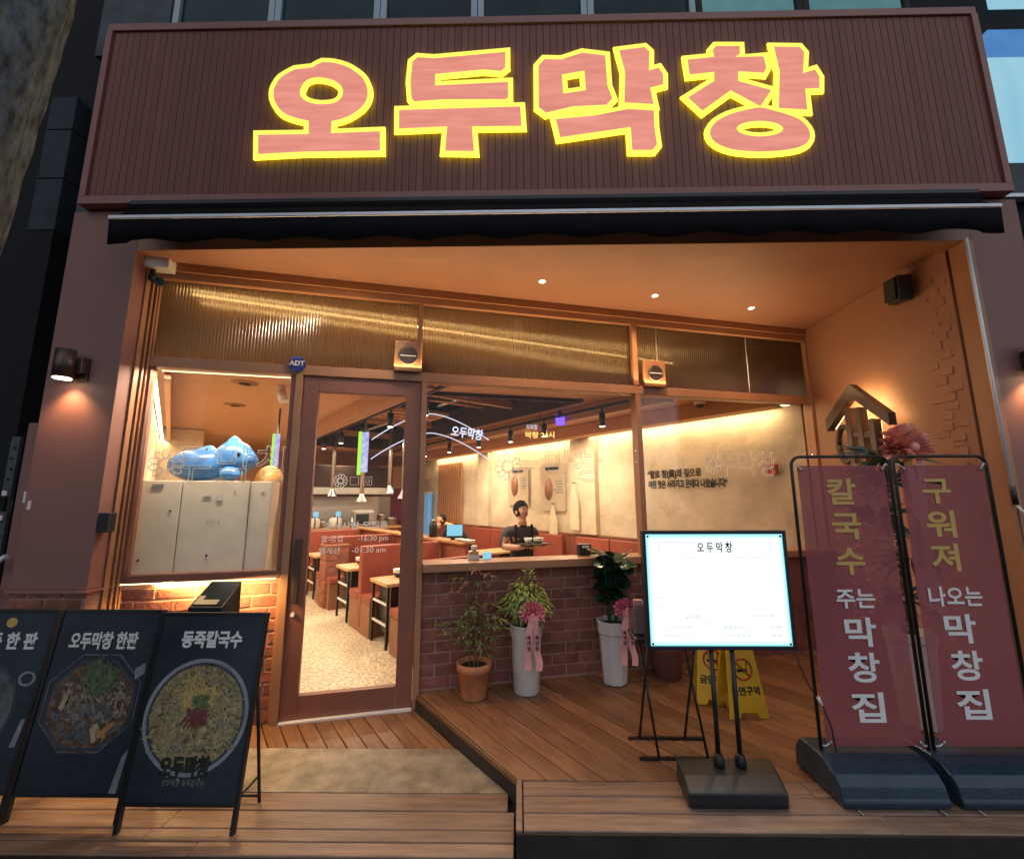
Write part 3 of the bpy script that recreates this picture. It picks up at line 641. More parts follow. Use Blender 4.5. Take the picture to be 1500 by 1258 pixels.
MB().tube([(ox+.06, .175+.085*math.cos(2*math.pi*j/24), -.04+.16*math.sin(2*math.pi*j/24)) for j in range(25)], .024, 8).build('letter_ring', brass, hs)
lamp('AREA', 'halo_sign_light', (2.93, 3.64, 2.25), 2, (1, .66, .28), (1, 0, .25), .4, .3)

# wall lamps on the pillars
def wall_lamp(x, label):
    t = thing('wall_lamp', label, 'wall lamp', (x, 2.70, 2.36), 0, 'cylinder wall lamps on the pillars')
    MB().tube([(0, -.085, -.09), (0, -.085, .095)], .052, 20).build('shade', brass, t)
    bx('bracket', brass, t, -.02, .075, -.05, .0, -.05, .05, .004)
    bx('back_plate', brass, t, .0, .085, -.012, .0, -.09, .06, .003)
    MB().lathe([(0, 0), (.045, 0), (.045, .003), (0, .003)], 18, cap=False).build('bulb', bulb, t, (0, -.085, -.096))
    lamp('SPOT', 'wall_lamp_beam', (x, 2.70-.075, 2.25), 11, (1, .56, .25), (0, .16, -1), .03, spot=112, blend=.8)
wall_lamp(-2.91, 'bronze cylinder wall lamp on the left pillar'); wall_lamp(3.24, 'bronze cylinder wall lamp on the right pillar')

# recess downlights
def downlight(x, y, z, r, label, e):
    t = thing('downlight', label, 'ceiling light', (x, y, z), 0, 'small recessed lights in the porch ceiling')
    MB().lathe([(r, -.001), (r*1.5, -.004), (r*1.5, .002), (r, .002)], 18, cap=False).build('trim_ring', whitep, t)
    MB().lathe([(0, -.003), (r, -.003), (r, .001), (0, .001)], 16, cap=False).build('diffuser', bulb, t)
    if e: lamp('SPOT', 'downlight_beam', (x, y, z-.03), e, (1, .60, .29), (0, 0, -1), .04, spot=140, blend=.9)
for i, (x, y) in enumerate(((.20, 3.24), (1.19, 3.51), (2.16, 3.78))):
    downlight(x, y, 3.225, .022, ('small round downlight left of three in the recess ceiling', 'small round downlight in the middle of three in the recess ceiling', 'small round downlight nearest the side wall in the recess ceiling')[i], 42)
ls = thing('linear_light', 'slim linear light in the ceiling edge behind the awning', 'ceiling light', (-.72, 2.875, 3.224))
bx('diffuser', bulb, ls, -.17, .17, -.012, .012, -.006, -.001, .001)
lamp('SPOT', 'linear_light_glow', (-.85, 2.90, 3.20), 60, (1, .78, .54), (-.85, .12, -1), .08, spot=110, blend=1.0)
for i, x in enumerate((.99, 1.22, 2.0, -.96)):
    t = thing('pin_light', ('tiny light at the lintel edge left of the middle', 'tiny light at the lintel edge right of the middle', 'tiny light at the lintel edge near the side wall', 'tiny light at the lintel edge beside the linear light')[i], 'ceiling light', (x, 2.872, 3.224), 0, 'tiny lights along the lintel edge')
    bx('diffuser', bulb, t, -.035, .035, -.006, .006, -.005, -.001)
el = thing('edge_light', 'thin warm light line along the lintel edge washing the porch ceiling', 'light strip', (.1, 2.868, 3.16))
bx('diffuser', em('edge line', (1, .62, .34), .42), el, -2.6, 2.7, -.002, .002, .055, .058)
lamp('AREA', 'added_ceiling_fill', G(1.0, -.10, 2.53), 32, (1, .66, .33), tuple(-gn*.55+Vector((0, 0, 1))), .04, 5.0).rotation_euler = Vector((-gn*.55+Vector((0, 0, 1)))).to_track_quat('-Z', 'X').to_euler()  # added fill along the transom rail, evens out the porch ceiling

# ------------------------------------------------------------------ dining room behind the glass
def rbox(name, m, parent, u0, u1, t0, t1, z0, z1, bevel=0): return MB().box(u0,u1,t0,t1,z0,z1).build(name, m, parent, bevel=bevel)
FR = lambda u: -.46*u+.06                                # the slanted front in room terms
struct(MB().prism([(0, FR(0)), (5.31, FR(5.31)), (5.31, 7.4), (0, 7.4)], -.03, .004, 0, MR).build('interior_floor', terraz))
CZ = 2.60
mb = MB()
mb.prism([(0, FR(0)), (2.0, FR(2.0)), (2.0, 7.4), (0, 7.4)], CZ, 2.66, 0, MR)
mb.prism([(3.75, FR(3.75)), (5.31, FR(5.31)), (5.31, 7.4), (3.75, 7.4)], CZ, 2.66, 0, MR)
mb.prism([(2.0, FR(2.0)), (3.75, FR(3.75)), (3.75, -.75), (2.0, .05)], CZ, 2.66, 0, MR)
mb.prism([(2.0, 5.2), (3.75, 5.2), (3.75, 7.4), (2.0, 7.4)], CZ, 2.66, 0, MR)
ic = struct(mb.build('interior_ceiling', ceilp))
mb = MB().prism([(1.98, -.1), (3.77, -.95), (3.77, 5.25), (1.98, 5.25)], 3.18, 3.22, 0, MR)
struct(mb.build('ceiling_void', darkceil))
mb = MB()
for a, b in (((2.0, 0.0), (2.0, 5.2)), ((3.75, -.8), (3.75, 5.2)), ((2.0, 5.2), (3.75, 5.2)), ((2.0, .05), (3.75, -.75))):
    d = Vector((b[0]-a[0], b[1]-a[1])).normalized(); n = Vector((-d.y, d.x))*.02
    mb.prism([(a[0]-n.x, a[1]-n.y), (b[0]-n.x, b[1]-n.y), (b[0]+n.x, b[1]+n.y), (a[0]+n.x, a[1]+n.y)], 2.56, 3.18, 0, MR)
struct(mb.build('ceiling_upstand', darkceil))
# walls
wlft = struct(MB().box(-.12, 0, .02, 7.5, 0, 2.62, 0, MR).build('interior_wall_left', plaster))
wrt = struct(MB().box(5.31, 5.43, -2.42, 7.5, 0, 2.62, 0, MR).build('interior_wall_right', plaster))
wbk = struct(MB().box(-.1, 5.4, 7.4, 7.5, 0, 2.62, 0, MR).build('interior_wall_back', ceilp))
# space over the transoms with its light line
struct(MB().add([(-2.75, 2.97, 2.665), (3.05, 4.45, 2.665), (3.2, 5.75, 2.665), (-2.9, 3.17, 2.665), (-2.75, 2.97, 3.42), (3.05, 4.45, 3.42), (3.2, 5.75, 3.42), (-2.9, 3.17, 3.42)],
     [(0,1,2,3),(7,6,5,4),(3,2,6,7),(0,3,7,4),(1,5,6,2)]).build('transom_soffit', ceilp))
ll = thing('ceiling_light_line', 'long thin warm light line glowing behind the reeded transom glass', 'light strip', (0, 0, 0))
MB().tube([(-2.62, 3.21, 3.13), (-.2, 4.24, 3.13), (1.9, 5.13, 3.13)], .012, 6).build('tube', em('line light', (1.0, .78, .42), 10), ll)

# right wall dress: wainscot panels, pilasters, cove, slats, posters, lettering
wr = thing('wall_dressing', 'beige plaster wall with red wainscot and cove light on the right of the dining room', 'wall panelling', RM(5.31, 0), IA)
t = -2.4
while t < 7.3:
    rbox('wainscot_panel', wainm, wr, -.03, -.001, t+.004, min(t+.56, 7.38)-.004, .02, .92, .004); t += .56
rbox('rail', woodb, wr, -.045, -.001, -2.4, 7.38, .925, .955, .003)
rbox('pilaster', plaster, wr, -.09, -.001, .34, .84, .957, 2.42, .004); rbox('pilaster', plaster, wr, -.09, -.001, 3.14, 3.51, .957, 2.42, .004)
rbox('cove_box', ceilp, wr, -.34, -.27, -2.30, 7.38, 2.42, 2.595, .003); rbox('cove_shelf', ceilp, wr, -.269, -.13, -2.30, 7.38, 2.42, 2.44)
for a, b in ((-2.35, .33), (.86, 3.12), (3.53, 5.4)): rbox('cove_strip', cove, wr, -.11, -.08, a, b, 2.447, 2.46)
for k in range(11): rbox('slat', timber, wr, -.07, -.031, 4.2+k*.1, 4.25+k*.1, .96, 2.30, .003)
postm = pm('aged poster paper', (.46, .37, .26), .8, var=.12, scale=4)
for t0, z0 in ((1.94, 1.37), (1.01, 1.29)):
    pt = thing('poster', ('smaller printed poster further back on the plaster wall' if t0 > 1.5 else 'larger printed poster behind the standing man'), 'poster', RM(5.27, t0+.29, 0), IA, 'posters on the plaster wall')
    rbox('sheet', postm, pt, -.004, .006, -.29, .30, z0, 2.07)
    MB().lathe([(0, 0), (.10, 0), (.10, .003), (0, .003)], 16, cap=False).build('picture', woodb, pt, (-.006, .1, z0+.36), (0, R(-90), 0)).scale = (1.9, 1, 1)
    rbox('headline', ink, pt, -.008, -.005, -.15, .18, 1.97, 2.02)
    for q in range(5): rbox('print_line', inkgrey, pt, -.007, -.005, -.24, -.03-(q % 3)*.03, z0+.48-q*.045, z0+.495-q*.045)
WT = 129-180
def walltext(b, sz, tq, z, mat, w): return text(b, sz, mat, wr, (-.006, tq, z), rot=(R(90), 0, R(-90)), width=w, offset=.004)
walltext('“말로 참(眞)의 깊으로', .115, -.91, 1.80, ink, .76); walltext('어린 맛은 사라지고 온데다 나왔습니다”', .115, -1.07, 1.665, ink, 1.06)
fa = thing('fire_alarm', 'small red fire alarm box on the plaster wall', 'alarm', RM(5.30, -2.11, 1.80), IA)
rbox('box', redprint, fa, -.05, 0, -.045, .045, -.06, .05, .006); rbox('lamp', whitep, fa, -.07, -.05, -.02, .02, .0, .03, .004)
# cloth bags hanging
for u, tq, zt, zb, lb in ((5.26, 3.40, 1.66, .98, 'pale apron hanging on the far pilaster'), (5.16, .70, 1.70, 1.02, 'pale apron hanging on the near pilaster'), (5.26, 1.28, 1.38, .86, 'pale apron hanging below the larger poster')):
    b = thing('hanging_apron', lb, 'apron', RM(u, tq, 0), IA, 'aprons hanging on the dining room wall')
    vs = []; fcs = []
    for i in range(9):
        f = i/8; z = zt-(zt-zb)*f; w = .018+.075*math.sin(min(1, f*1.35)*math.pi*.6)
        for j in range(9):
            y = -w+2*w*j/8; vs.append((-.03+.016*math.cos(j*2.3)*f, y, z))
    for i in range(8):
        for j in range(8): fcs.append((i*9+j, i*9+j+1, i*9+j+10, i*9+j+9))
    nv = len(vs); vs += [(x+.02, y, z) for x, y, z in vs]; fcs += [tuple(nv+q for q in reversed(f)) for f in fcs]
    MB().add(vs, fcs, 0, None, True).build('cloth', cloth, b); MB().tube([(.03, 0, zt+.03), (-.04, 0, zt+.03), (-.045, 0, zt+.045)], .006, 6).build('hook', black, b)
cu = thing('door_curtain', 'light blue curtain in the far doorway beside the timber slats', 'curtain', RM(5.2, 5.85), IA)
vs = []; n = 40
for i in range(n+1):
    y = -.36+.95*i/n; x = .03*math.sin(i*.95); vs += [(x, y, .35), (x, y, 1.62), (x+.008, y, 1.62), (x+.008, y, .35)]
MB().add(vs, [q for i in range(n) for a, b in [(4*i, 4*i+4)] for q in ((a, a+1, b+1, b), (a+2, a+3, b+3, b+2), (a+1, a+2, b+2, b+1))], 0, None, True).build('cloth', curtm, cu)
MB().tube([(0, -.4, 1.64), (0, .62, 1.64)], .012, 8).build('rod', alu, cu)

# left wall cove and pale box
wlp = thing('wall_dressing', 'pale vertical panels under a cove light on the left wall', 'wall panelling', RM(0, 0), IA)
t = .06
while t < 6.5: rbox('wall_panel', plaster, wlp, .001, .02, t+.003, t+.78, .0, 2.36, .003); t += .79
rbox('cove_box', ceilp, wlp, .10, .14, .06, 7.3, 2.40, 2.597); rbox('cove_strip', cove, wlp, .03, .06, .08, 7.0, 2.375, 2.395)
rbox('column', plaster, wlp, .021, .56, 4.4, 4.9, 0, 2.59, .004)
lamp('AREA', 'left_cove_light', RM(.10, 2.4, 2.37), 20, (1, .74, .40), tuple(-ni*.5+Vector((0, 0, -1))), .05, 4.5).rotation_euler = (0, R(25), IA)
lamp('AREA', 'right_cove_light', RM(5.20, -.9, 2.44), 17, (1, .74, .40), None, .04, 2.6).rotation_euler = (0, R(-25), IA)
lamp('AREA', 'right_cove_light', RM(5.20, 2.0, 2.44), 15, (1, .74, .40), None, .04, 2.2).rotation_euler = (0, R(-25), IA)
lamp('AREA', 'right_cove_light', RM(5.20, 4.5, 2.44), 11, (1, .74, .40), None, .04, 1.8).rotation_euler = (0, R(-25), IA)

# ceiling: beams, tracks with spots, ducts
bt = thing('ceiling_beam', 'orange timber beam carrying the spot track across the dining room', 'beam', RM(3.98, 0, 0), IA)
rbox('beam', timber, bt, .02, .13, -1.7, 5.2, 2.44, 2.595, .004)
b2 = thing('ceiling_beam', 'orange timber beam over the left aisle', 'beam', RM(1.85, 0, 0), IA)
rbox('beam', timber, b2, -.06, .06, -.8, 5.2, 2.42, 2.595, .004)
ORD = ('first', 'second', 'third', 'fourth', 'fifth', 'sixth', 'seventh')
def track(u, t0, t1, z, label, spots):
    k = thing('light_track', label, 'light track', RM(u, 0, z), IA)
    rbox('rail', blackp, k, -.018, .018, t0, t1, -.02, .012)
    for i, q in enumerate(spots):
        s = thing('track_spot', 'black cylinder spot, '+ORD[i]+' from the street on the '+label.split()[1]+' hand track', 'spotlight', RM(u, q, z-.02), IA, 'cylinder spots on the ceiling tracks')
        MB().tube([(0, 0, 0), (0, 0, -.05)], .012, 8).build('stem', blackp, s); MB().tube([(0, 0, -.045), (0, 0, -.20)], .035, 14).build('shade', blackp, s)
        MB().lathe([(0, 0), (.028, 0), (.028, .003), (0, .003)], 14, cap=False).build('lens', bulb, s, (0, 0, -.204))
        if i % 2 == 0: lamp('SPOT', 'track_beam', RM(u, q, z-.24), 34, (1, .80, .58), (0, 0, -1), .03, spot=110, blend=.9)
track(3.90, -1.3, 5.0, 2.50, 'black right hand ceiling track holding cylinder spots', (-.95, .0, .7, 1.5, 2.4, 3.3, 4.2))
track(2.10, -.7, 5.0, 2.52, 'black left hand ceiling track holding cylinder spots', (-.25, .6, 1.5, 2.4, 3.3, 4.2))
for nm, lb, mt, z0, pts, r in (('air_duct', 'dark round duct inside the ceiling opening', darkceil, 0, [(2.45, -.4, 2.95), (2.45, 5.1, 2.95)], .15), ('ceiling_pipe', 'thin dark pipe crossing the ceiling opening', blackp, 0, [(2.1, 1.2, 2.8), (3.6, 1.0, 2.86), (3.65, 4.8, 2.86)], .03), ('ceiling_pipe', 'pale conduit crossing the ceiling opening lengthways', alu, 0, [(3.2, -.5, 2.84), (3.15, 5.1, 2.84)], .022), ('ceiling_pipe', 'bent conduit near the front of the ceiling opening', timber, 0, [(2.1, .5, 2.74), (3.0, .35, 2.74), (3.1, .25, 2.95)], .03)):
    tag(MB().tube([tuple(MR @ Vector(p)) for p in pts], r, 12).build(nm, mt), lb, 'duct' if 'duct' in nm else 'pipe')
for k, (tq, zz) in enumerate(((.45, 2.74), (1.15, 2.86), (2.75, 2.78), (3.5, 2.88), (4.4, 2.76))):
    vb = thing('void_beam', ('nearest', 'second', 'third', 'fourth', 'furthest')[k]+' orange cross beam inside the dark ceiling opening', 'beam', RM(2.0, tq, zz), IA, 'cross beams in the ceiling opening')
    rbox('beam', timber, vb, .022, 1.728, -.03, .03, -.05, .05, .004); rbox('hanger', black, vb, .6, .612, -.006, .006, .05, .3)
au = thing('ceiling_unit', 'cream rectangular air conditioner panel hanging in the ceiling opening', 'air conditioner', RM(2.9, 1.9, 2.70), IA)
rbox('panel', timber, au, -.45, .45, -.45, .45, 0, .05, .01); rbox('casing', darkceil, au, -.38, .38, -.38, .38, .052, .3)
for k in range(4): rbox('vane', woodb, au, -.38, .38, -.40+k*.235, -.33+k*.235, -.012, -.002)
for u, tq, lb in ((4.6, -1.2, 'ceiling vent disc nearest the plaster wall glass'), (4.55, .2, 'ceiling vent disc behind the middle pane'), (4.6, 1.6, 'ceiling vent disc deep in the room'), (.68, .7, 'ceiling vent disc above the white boards'), (.72, 1.9, 'second ceiling vent disc above the white boards'), (1.3, 1.2, 'ceiling vent disc near the door')):
    d = thing('ceiling_vent', lb, 'ceiling vent', RM(u, tq, CZ), IA, 'round ceiling vents')
    MB().lathe([(0, -.012), (.06, -.012), (.11, -.006), (.12, .001)], 20, cap=False).build('disc', woodb, d); MB().lathe([(0, -.016), (.05, -.016), (.05, -.012), (0, -.012)], 14, cap=False).build('core', darkceil, d)
dc = thing('dome_camera', 'white dome camera on the ceiling above the right pane', 'camera', RM(4.9, -1.55, CZ), IA)
MB().lathe([(.07, 0), (.07, -.03), (.05, -.05)], 18).build('base', whitep, dc); MB().sphere((0, 0, -.05), .045).build('dome', blackp, dc)
sd = thing('ceiling_spot', 'white adjustable ceiling spot above the left window', 'spotlight', RM(.98, .62, CZ), IA)
MB().tube([(0, 0, 0), (0, 0, -.05)], .03, 12).build('mount', whitep, sd); MB().tube([(0, 0, -.05), (.03, -.03, -.16)], .045, 14).build('head', whitep, sd)
for u, tq, e in ((1.0, 2.2, 30), (1.0, 4.6, 26), (2.9, .2, 20), (2.9, 3.0, 30), (4.5, 0.3, 24), (4.5, 2.8, 24), (3.0, 5.6, 26), (.8, .7, 12)):
    lamp('AREA', 'room_light', RM(u, tq, 2.40), e*1.75, (1, .79, .56), (0, 0, -1), .5)

# booths (room frame): rows of benches and tables
bench = thing('booth_bench', 'red upholstered booth bench nearest the glass door', 'booth bench', RM(2.05, -.1), IA, 'booth benches along the aisle')
rbox('base', woodb, bench, 0, 1.0, .0, .38, 0, .34, .004); rbox('seat', seatm, bench, -.008, 1.0, -.012, .39, .342, .43, .02); rbox('backrest', seatm, bench, -.004, 1.0, -.10, -.015, .05, .92, .018)
b2_ = thing('booth_bench', 'tall red double booth bench between the first two tables', 'booth bench', RM(2.05, 1.18), IA, 'booth benches along the aisle')
rbox('base', woodb, b2_, 0, 1.0, -.34, .34, 0, .34, .004); rbox('seat', seatm, b2_, -.008, 1.0, -.36, -.06, .342, .43, .02); rbox('seat', seatm, b2_, -.008, 1.0, .06, .36, .342, .43, .02); rbox('backrest', seatm, b2_, -.006, 1.0, -.058, .058, .05, .95, .018)
for k, (u_, t_, h_) in enumerate(((2.75, 3.3, 1.45), (3.05, 2.3, 1.5), (3.35, 3.6, 1.6), (2.55, 4.3, 1.55))):
    ep = thing('exhaust_pipe', ('chrome exhaust pipe over the second booth table', 'chrome exhaust pipe above the partition', 'chrome exhaust pipe nearest the posters', 'chrome exhaust pipe in front of the kitchen hood')[k], 'exhaust pipe', RM(u_, t_, 0), IA, 'chrome exhaust pipes over the tables')
    MB().tube([(0, 0, 3.1), (0, 0, h_+.12)], .035, 12).build('pipe', steel, ep); MB().lathe([(.035, .14), (.04, .10), (.085, .02), (.088, 0)], 18, (0, 0, h_), cap=False).build('intake', steel, ep)
copy_tree(b2_, RM(2.05, 2.72), None, 'red double booth bench third from the glass door')
copy_tree(b2_, RM(2.05, 4.2), None, 'red double booth bench furthest from the glass door')
bp_ = thing('brick_pier', 'short brick pier at the booth end along the aisle', 'pier', RM(2.03, 2.5), IA)
rbox('core', mortar, bp_, .0, .3, .0, .30, 0, .82); rbox('cap', woodb, bp_, -.02, .32, -.02, .32, .822, .85)
for r in range(9):
    for k in range(2):
        a = -.005+(0 if r % 2 else -.0); MB().box(-.012, 0, .0+k*.155, .145+k*.155, r*.09+.01, r*.09+.085).build('brick', brickm, bp_, bevel=.003, seg=1)
        MB().box(.0+k*.155, .145+k*.155, -.012, 0, r*.09+.01, r*.09+.085).build('brick', brickm, bp_, bevel=.003, seg=1)
tb = thing('dining_table', 'dark legged table with pale top nearest the glass door', 'table', RM(2.05, .58), IA, 'tables in the booths')
rbox('top', tabletop, tb, -.02, 1.0, -.24, .24, .61, .645, .006); rbox('body', black, tb, .06, .95, -.16, .16, .12, .608)
for x in (.0, .94):
    for y in (-.21, .19): rbox('leg', black, tb, x, x+.025, y, y+.025, .005, .61)
for x in (.0, .94):
    rbox('rung', alu, tb, x+.003, x+.02, -.184, .188, .22, .24); rbox('rung', alu, tb, x+.003, x+.02, -.184, .188, .42, .44)
copy_tree(tb, RM(2.05, 1.82), None, 'second dark legged table from the glass door'); copy_tree(tb, RM(2.05, 3.4), None, 'third dark legged table from the glass door')
for k, (tq, lb) in enumerate(((.66, 'stack of bowls on the table nearest the door'), (1.9, 'stack of bowls on the second table'))):
    st = thing('bowl_stack', lb, 'bowls', RM(2.3, tq, .645), IA, 'bowl stacks on booth tables')
    for q in range(3): MB().lathe([(.03, 0), (.065, .03), (.07, .045), (.064, .042), (.03, .012)], 16).build('bowl', cera if q else black, st, (0, 0, q*.022))
pw = thing('partition', 'red panelled partition with timber ledge along the booth row', 'partition', RM(3.12, 0), IA)
t = .6
while t < 4.6: rbox('partition_panel', wainm, pw, .0, .05, t+.003, t+.597, 0, .94, .004); t += .6
rbox('ledge', timber, pw, -.08, .12, .56, 4.7, .943, .972, .005)
# right row along the wall
wb = thing('booth_bench', 'red wall bench with high back under the wall lettering', 'booth bench', RM(5.24, -.6), IA, 'booth benches along the aisle')
rbox('base', woodb, wb, -.42, -.01, -1.3, 1.3, 0, .34, .004); rbox('seat', seatm, wb, -.43, -.09, -1.3, 1.3, .342, .43, .02)
for q in range(4): rbox('back_panel', seatm, wb, -.088, -.02, -1.3+q*.65+.005, -.65+q*.65-.005, .44, .92, .016)
wb2 = copy_tree(wb, RM(5.24, 2.3), None, 'red wall bench with high back under the posters')
for tq, lb in ((-.9, 'dark table in front of the wall bench near the glass'), (.5, 'dark table in front of the wall bench beside the man'), (2.0, 'dark table in front of the far wall bench')):
    x = copy_tree(tb, RM(4.1, tq), None, lb)
# kitchen counter
kc = thing('kitchen_counter', 'red fronted open kitchen counter at the far end of the aisle', 'counter', RM(2.2, 5.0), IA)
t = 0
for q in range(4): rbox('front_panel', wainm, kc, q*.5+.003, q*.5+.497, 0, .04, 0, .88, .004)
rbox('counter_top', timber, kc, -.05, 2.05, -.06, .5, .882, .93, .006); rbox('back_wall', steel, kc, -.1, 2.3, 1.3, 1.34, .4, 1.55)
rbox('hood', darkceil, kc, -.1, 2.0, .5, 1.25, 1.72, 2.2, .01); rbox('hood_lip', steel, kc, -.12, 2.02, .47, .50, 1.60, 1.74)
kl = [('white appliance', .25), ('white appliance', .62)]
for i, x in enumerate((.28, .70)):
    w = thing('rice_cooker', ('white rounded cooker at the left of the kitchen counter', 'white rounded cooker in the middle of the kitchen counter')[i], 'cooker', RM(2.2+x, 5.2, .93), IA, 'cookers on the kitchen counter')
    MB().lathe([(.10, 0), (.13, .03), (.13, .14), (.10, .19), (0, .21)], 20, cap=False).build('body', cera, w); rbox('lid_handle', blackp, w, -.03, .03, -.03, .03, .208, .23, .005)
    rbox('screen', bluegl, w, -.04, .05, -.16, -.135, .22, .32, .003); rbox('screen_stand', blackp, w, -.01, .01, -.135, -.12, .0, .25)
mw = thing('microwave', 'steel microwave oven on the kitchen counter', 'microwave', RM(3.45, 5.22, .93), IA)
rbox('case', steel, mw, -.22, .22, -.14, .14, .02, .30, .008); rbox('window', black, mw, -.18, .09, -.145, -.141, .06, .26); rbox('top_tray', whitep, mw, -.2, .2, -.13, .13, .305, .33, .004)
for i, (x, h, w_) in enumerate(((.05, .16, .11), (1.70, .22, .10), (1.92, .14, .12), (.48, .10, .08))):
    pt_ = thing('stock_pot', ('steel stock pot at the left end of the kitchen counter', 'tall steel pot right of the microwave', 'wide steel pot at the right end of the kitchen counter', 'small steel pot between the two cookers')[i], 'pot', RM(2.2+x, 5.3, .93), IA, 'pots on the kitchen counter')
    MB().lathe([(w_*.9, 0), (w_, .01), (w_, h), (w_*1.04, h+.004), (w_*.6, h+.03), (0, h+.035)], 18).build('body', steel, pt_); MB().tube([(-.02, 0, h+.05), (.02, 0, h+.05)], .01, 8).build('lid_knob', blackp, pt_)
for i, x in enumerate((1.02, 1.16, 1.30, 1.46)):
    tag(MB().lathe([(.035, 0), (.04, .06), (.03, .15), (.012, .18), (.012, .21)], 14).build('bottle', (steel, cera, steel, cera)[i], None, RM(2.2+x, 5.16, .93)), ('short steel bottle left of the microwave', 'white bottle left of the microwave', 'steel bottle close to the microwave', 'white bottle touching the microwave')[i], 'bottle', 'bottles on the kitchen counter')
rp_ = thing('red_panel_wall', 'dark red lacquered panel wall beside the kitchen', 'panel', RM(4.2, 6.3), IA)
for q in range(2): rbox('panel', pm('dark red lacquer', (.16, .02, .02), .3) if q == 0 else MATS['dark red lacquer'], rp_, q*.4, q*.4+.39, 0, .03, 0, 1.75, .004)
rbox('upper_panel', timber, rp_, 0, .8, 0, .03, 1.76, 2.3)
rbox('knob', alu, rp_, .33, .36, -.03, -.001, 1.0, 1.03); rbox('knob', alu, rp_, .43, .46, -.03, -.001, 1.0, 1.03)

# white boards and the blue vinyl animal behind the left window
cb = thing('white_cabinet', 'stained white board cabinet filling the lower part of the left window', 'cabinet', G(-1.46, .30), GA)
bx('door_panel', cabw, cb, -.54, -.145, -.16, -.14, .35, 1.635, .004); bx('door_panel', cabw, cb, -.138, .30, -.162, -.14, .35, 1.635, .004)
bx('side_panel', cabw, cb, .305, .45, -.155, .05, .35, 1.632, .004); bx('carcass', cabw, cb, -.54, .445, -.138, .05, .02, 1.63)
bx('label', inkgrey, cb, -.33, -.26, -.165, -.1605, 1.585, 1.61)
for x, z, w, h in ((.0, 1.52, .05, .025), (.09, 1.49, .035, .05), (.2, 1.55, .008, .02), (.38, 1.55, .02, .02), (-.32, .72, .03, .006), (.04, 1.35, .008, .008), (.075, 1.35, .008, .008), (.11, 1.35, .008, .008)):  # the row of three equal dots paints the porch downlights' reflection
    bx('sticker', whitep, cb, x, x+w, -.1665 if x < .3 else -.159, -.1625 if x < .3 else -.1555, z, z+h)
for x, z in ((-.36, 1.08), (.06, 1.1), (-.45, 1.4), (-.2, 1.42)): MB().lathe([(0, 0), (.008, 0), (.008, .003), (0, .003)], 8, cap=False).build('screw', darkceil, cb, (x, -.1615 if x < -.14 else -.1635, z), (R(90), 0, 0))
ba = thing('vinyl_animal', 'glossy blue inflatable animal lying on top of the white cabinet', 'inflatable toy', G(-1.52, .40, 1.635), GA)
def blob(parts, name, mat, parent, vox=.014):
    mb = MB()
    for c, r in parts: mb.sphere(c, r, u=20, v=12)
    o = mb.build(name, mat, parent)
    md = o.modifiers.new('remesh', 'REMESH'); md.mode = 'VOXEL'; md.voxel_size = vox; sm = o.modifiers.new('smooth', 'SMOOTH'); sm.iterations = 16; sm.factor = .6
    bpy.context.view_layer.update(); me = bpy.data.meshes.new_from_object(o.evaluated_get(bpy.context.evaluated_depsgraph_get()))
    o.modifiers.clear(); old = o.data; o.data = me; bpy.data.meshes.remove(old)
    for p in me.polygons: p.use_smooth = True
    return o
blob([((-.07, 0, .13), (.25, .15, .135)), ((.15, -.01, .185), (.15, .13, .15)), ((.24, -.03, .175), (.10, .085, .075)), ((.135, 0, .315), (.05, .05, .065)), ((-.05, .02, .265), (.055, .05, .035))], 'body', blue, ba)
for y_ in (-.10,): MB().sphere((.215, y_-.022, .215), (.014, .008, .018)).build('eye', black, ba)
blob([((.17, -.13, .06), (.075, .065, .058)), ((.21, -.15, .05), (.045, .04, .035))], 'paw', blue, ba, .01)
ob = thing('orange_cushion', 'orange round topped cushion beside the blue inflatable', 'cushion', G(-1.12, .45, 1.60), GA)
blob([((0, 0, .06), (.11, .05, .12)), ((0, -.03, .05), (.06, .04, .07))], 'body', orangev, ob, .012)
ct = thing('coat_stand', 'dark coats and a phone screen beside the white cabinet', 'coat stand', G(-.93, .42), GA)
MB().tube([(0, 0, .01), (0, 0, 1.6)], .015, 8).build('post', black, ct)
blob([((0, -.02, 1.2), (.06, .09, .26)), ((.02, .0, .85), (.075, .1, .3)), ((.03, -.02, 1.45), (.045, .05, .06))], 'coat', tee, ct, .02); bx('phone', bluegl, ct, .0, .03, -.125, -.115, 1.02, 1.12)

# street signs reflected in the glass, built as lit parts inside
ns = thing('neon_reflection', 'white neon arch with lettering, a street reflection built as lit tubes inside the window', 'sign reflection', (-.98, 4.80, 2.2), 0)
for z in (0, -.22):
    MB().tube([(-.68+.13*0+1.33*i/24, 0, .26+z-.30*(abs(i/12-1))**1.6-.015*(i/24)) for i in range(25)], .0055, 6).build('tube', reflw, ns)
text('오두막창', .13, reflw, ns, (.40, 0, .02), offset=.003, extrude=.004, width=.36, rot=(R(90), R(9), 0)); MB().tube([(-.45, 0, .30), (-.45, 0, .55)], .004, 5).build('wire', black, ns); MB().tube([(.42, 0, .30), (.42, 0, .55)], .004, 5).build('wire', black, ns)
nb = thing('neon_reflection', 'tiny violet blue street reflection built as a lit box under the spot track', 'sign reflection', (.52, 5.25, 2.46), 0)
rbox('box', reflb, nb, -.055, .055, -.01, .01, -.07, .06, .004); rbox('mount', black, nb, -.02, .02, .012, .03, .06, .12)
n2 = thing('neon_reflection', 'small yellow and white neon words, a street reflection built as lit letters under the ceiling', 'sign reflection', (.27, 5.3, 2.30), 0)
text('막창 24시', .085, refly, n2, (0, 0, -.03), offset=.002, width=.36); text('두막창', .07, reflw, n2, (-.10, 0, .07), width=.14); MB().tube([(.0, .02, .05), (.0, .02, .28)], .004, 5).build('wire', black, n2)
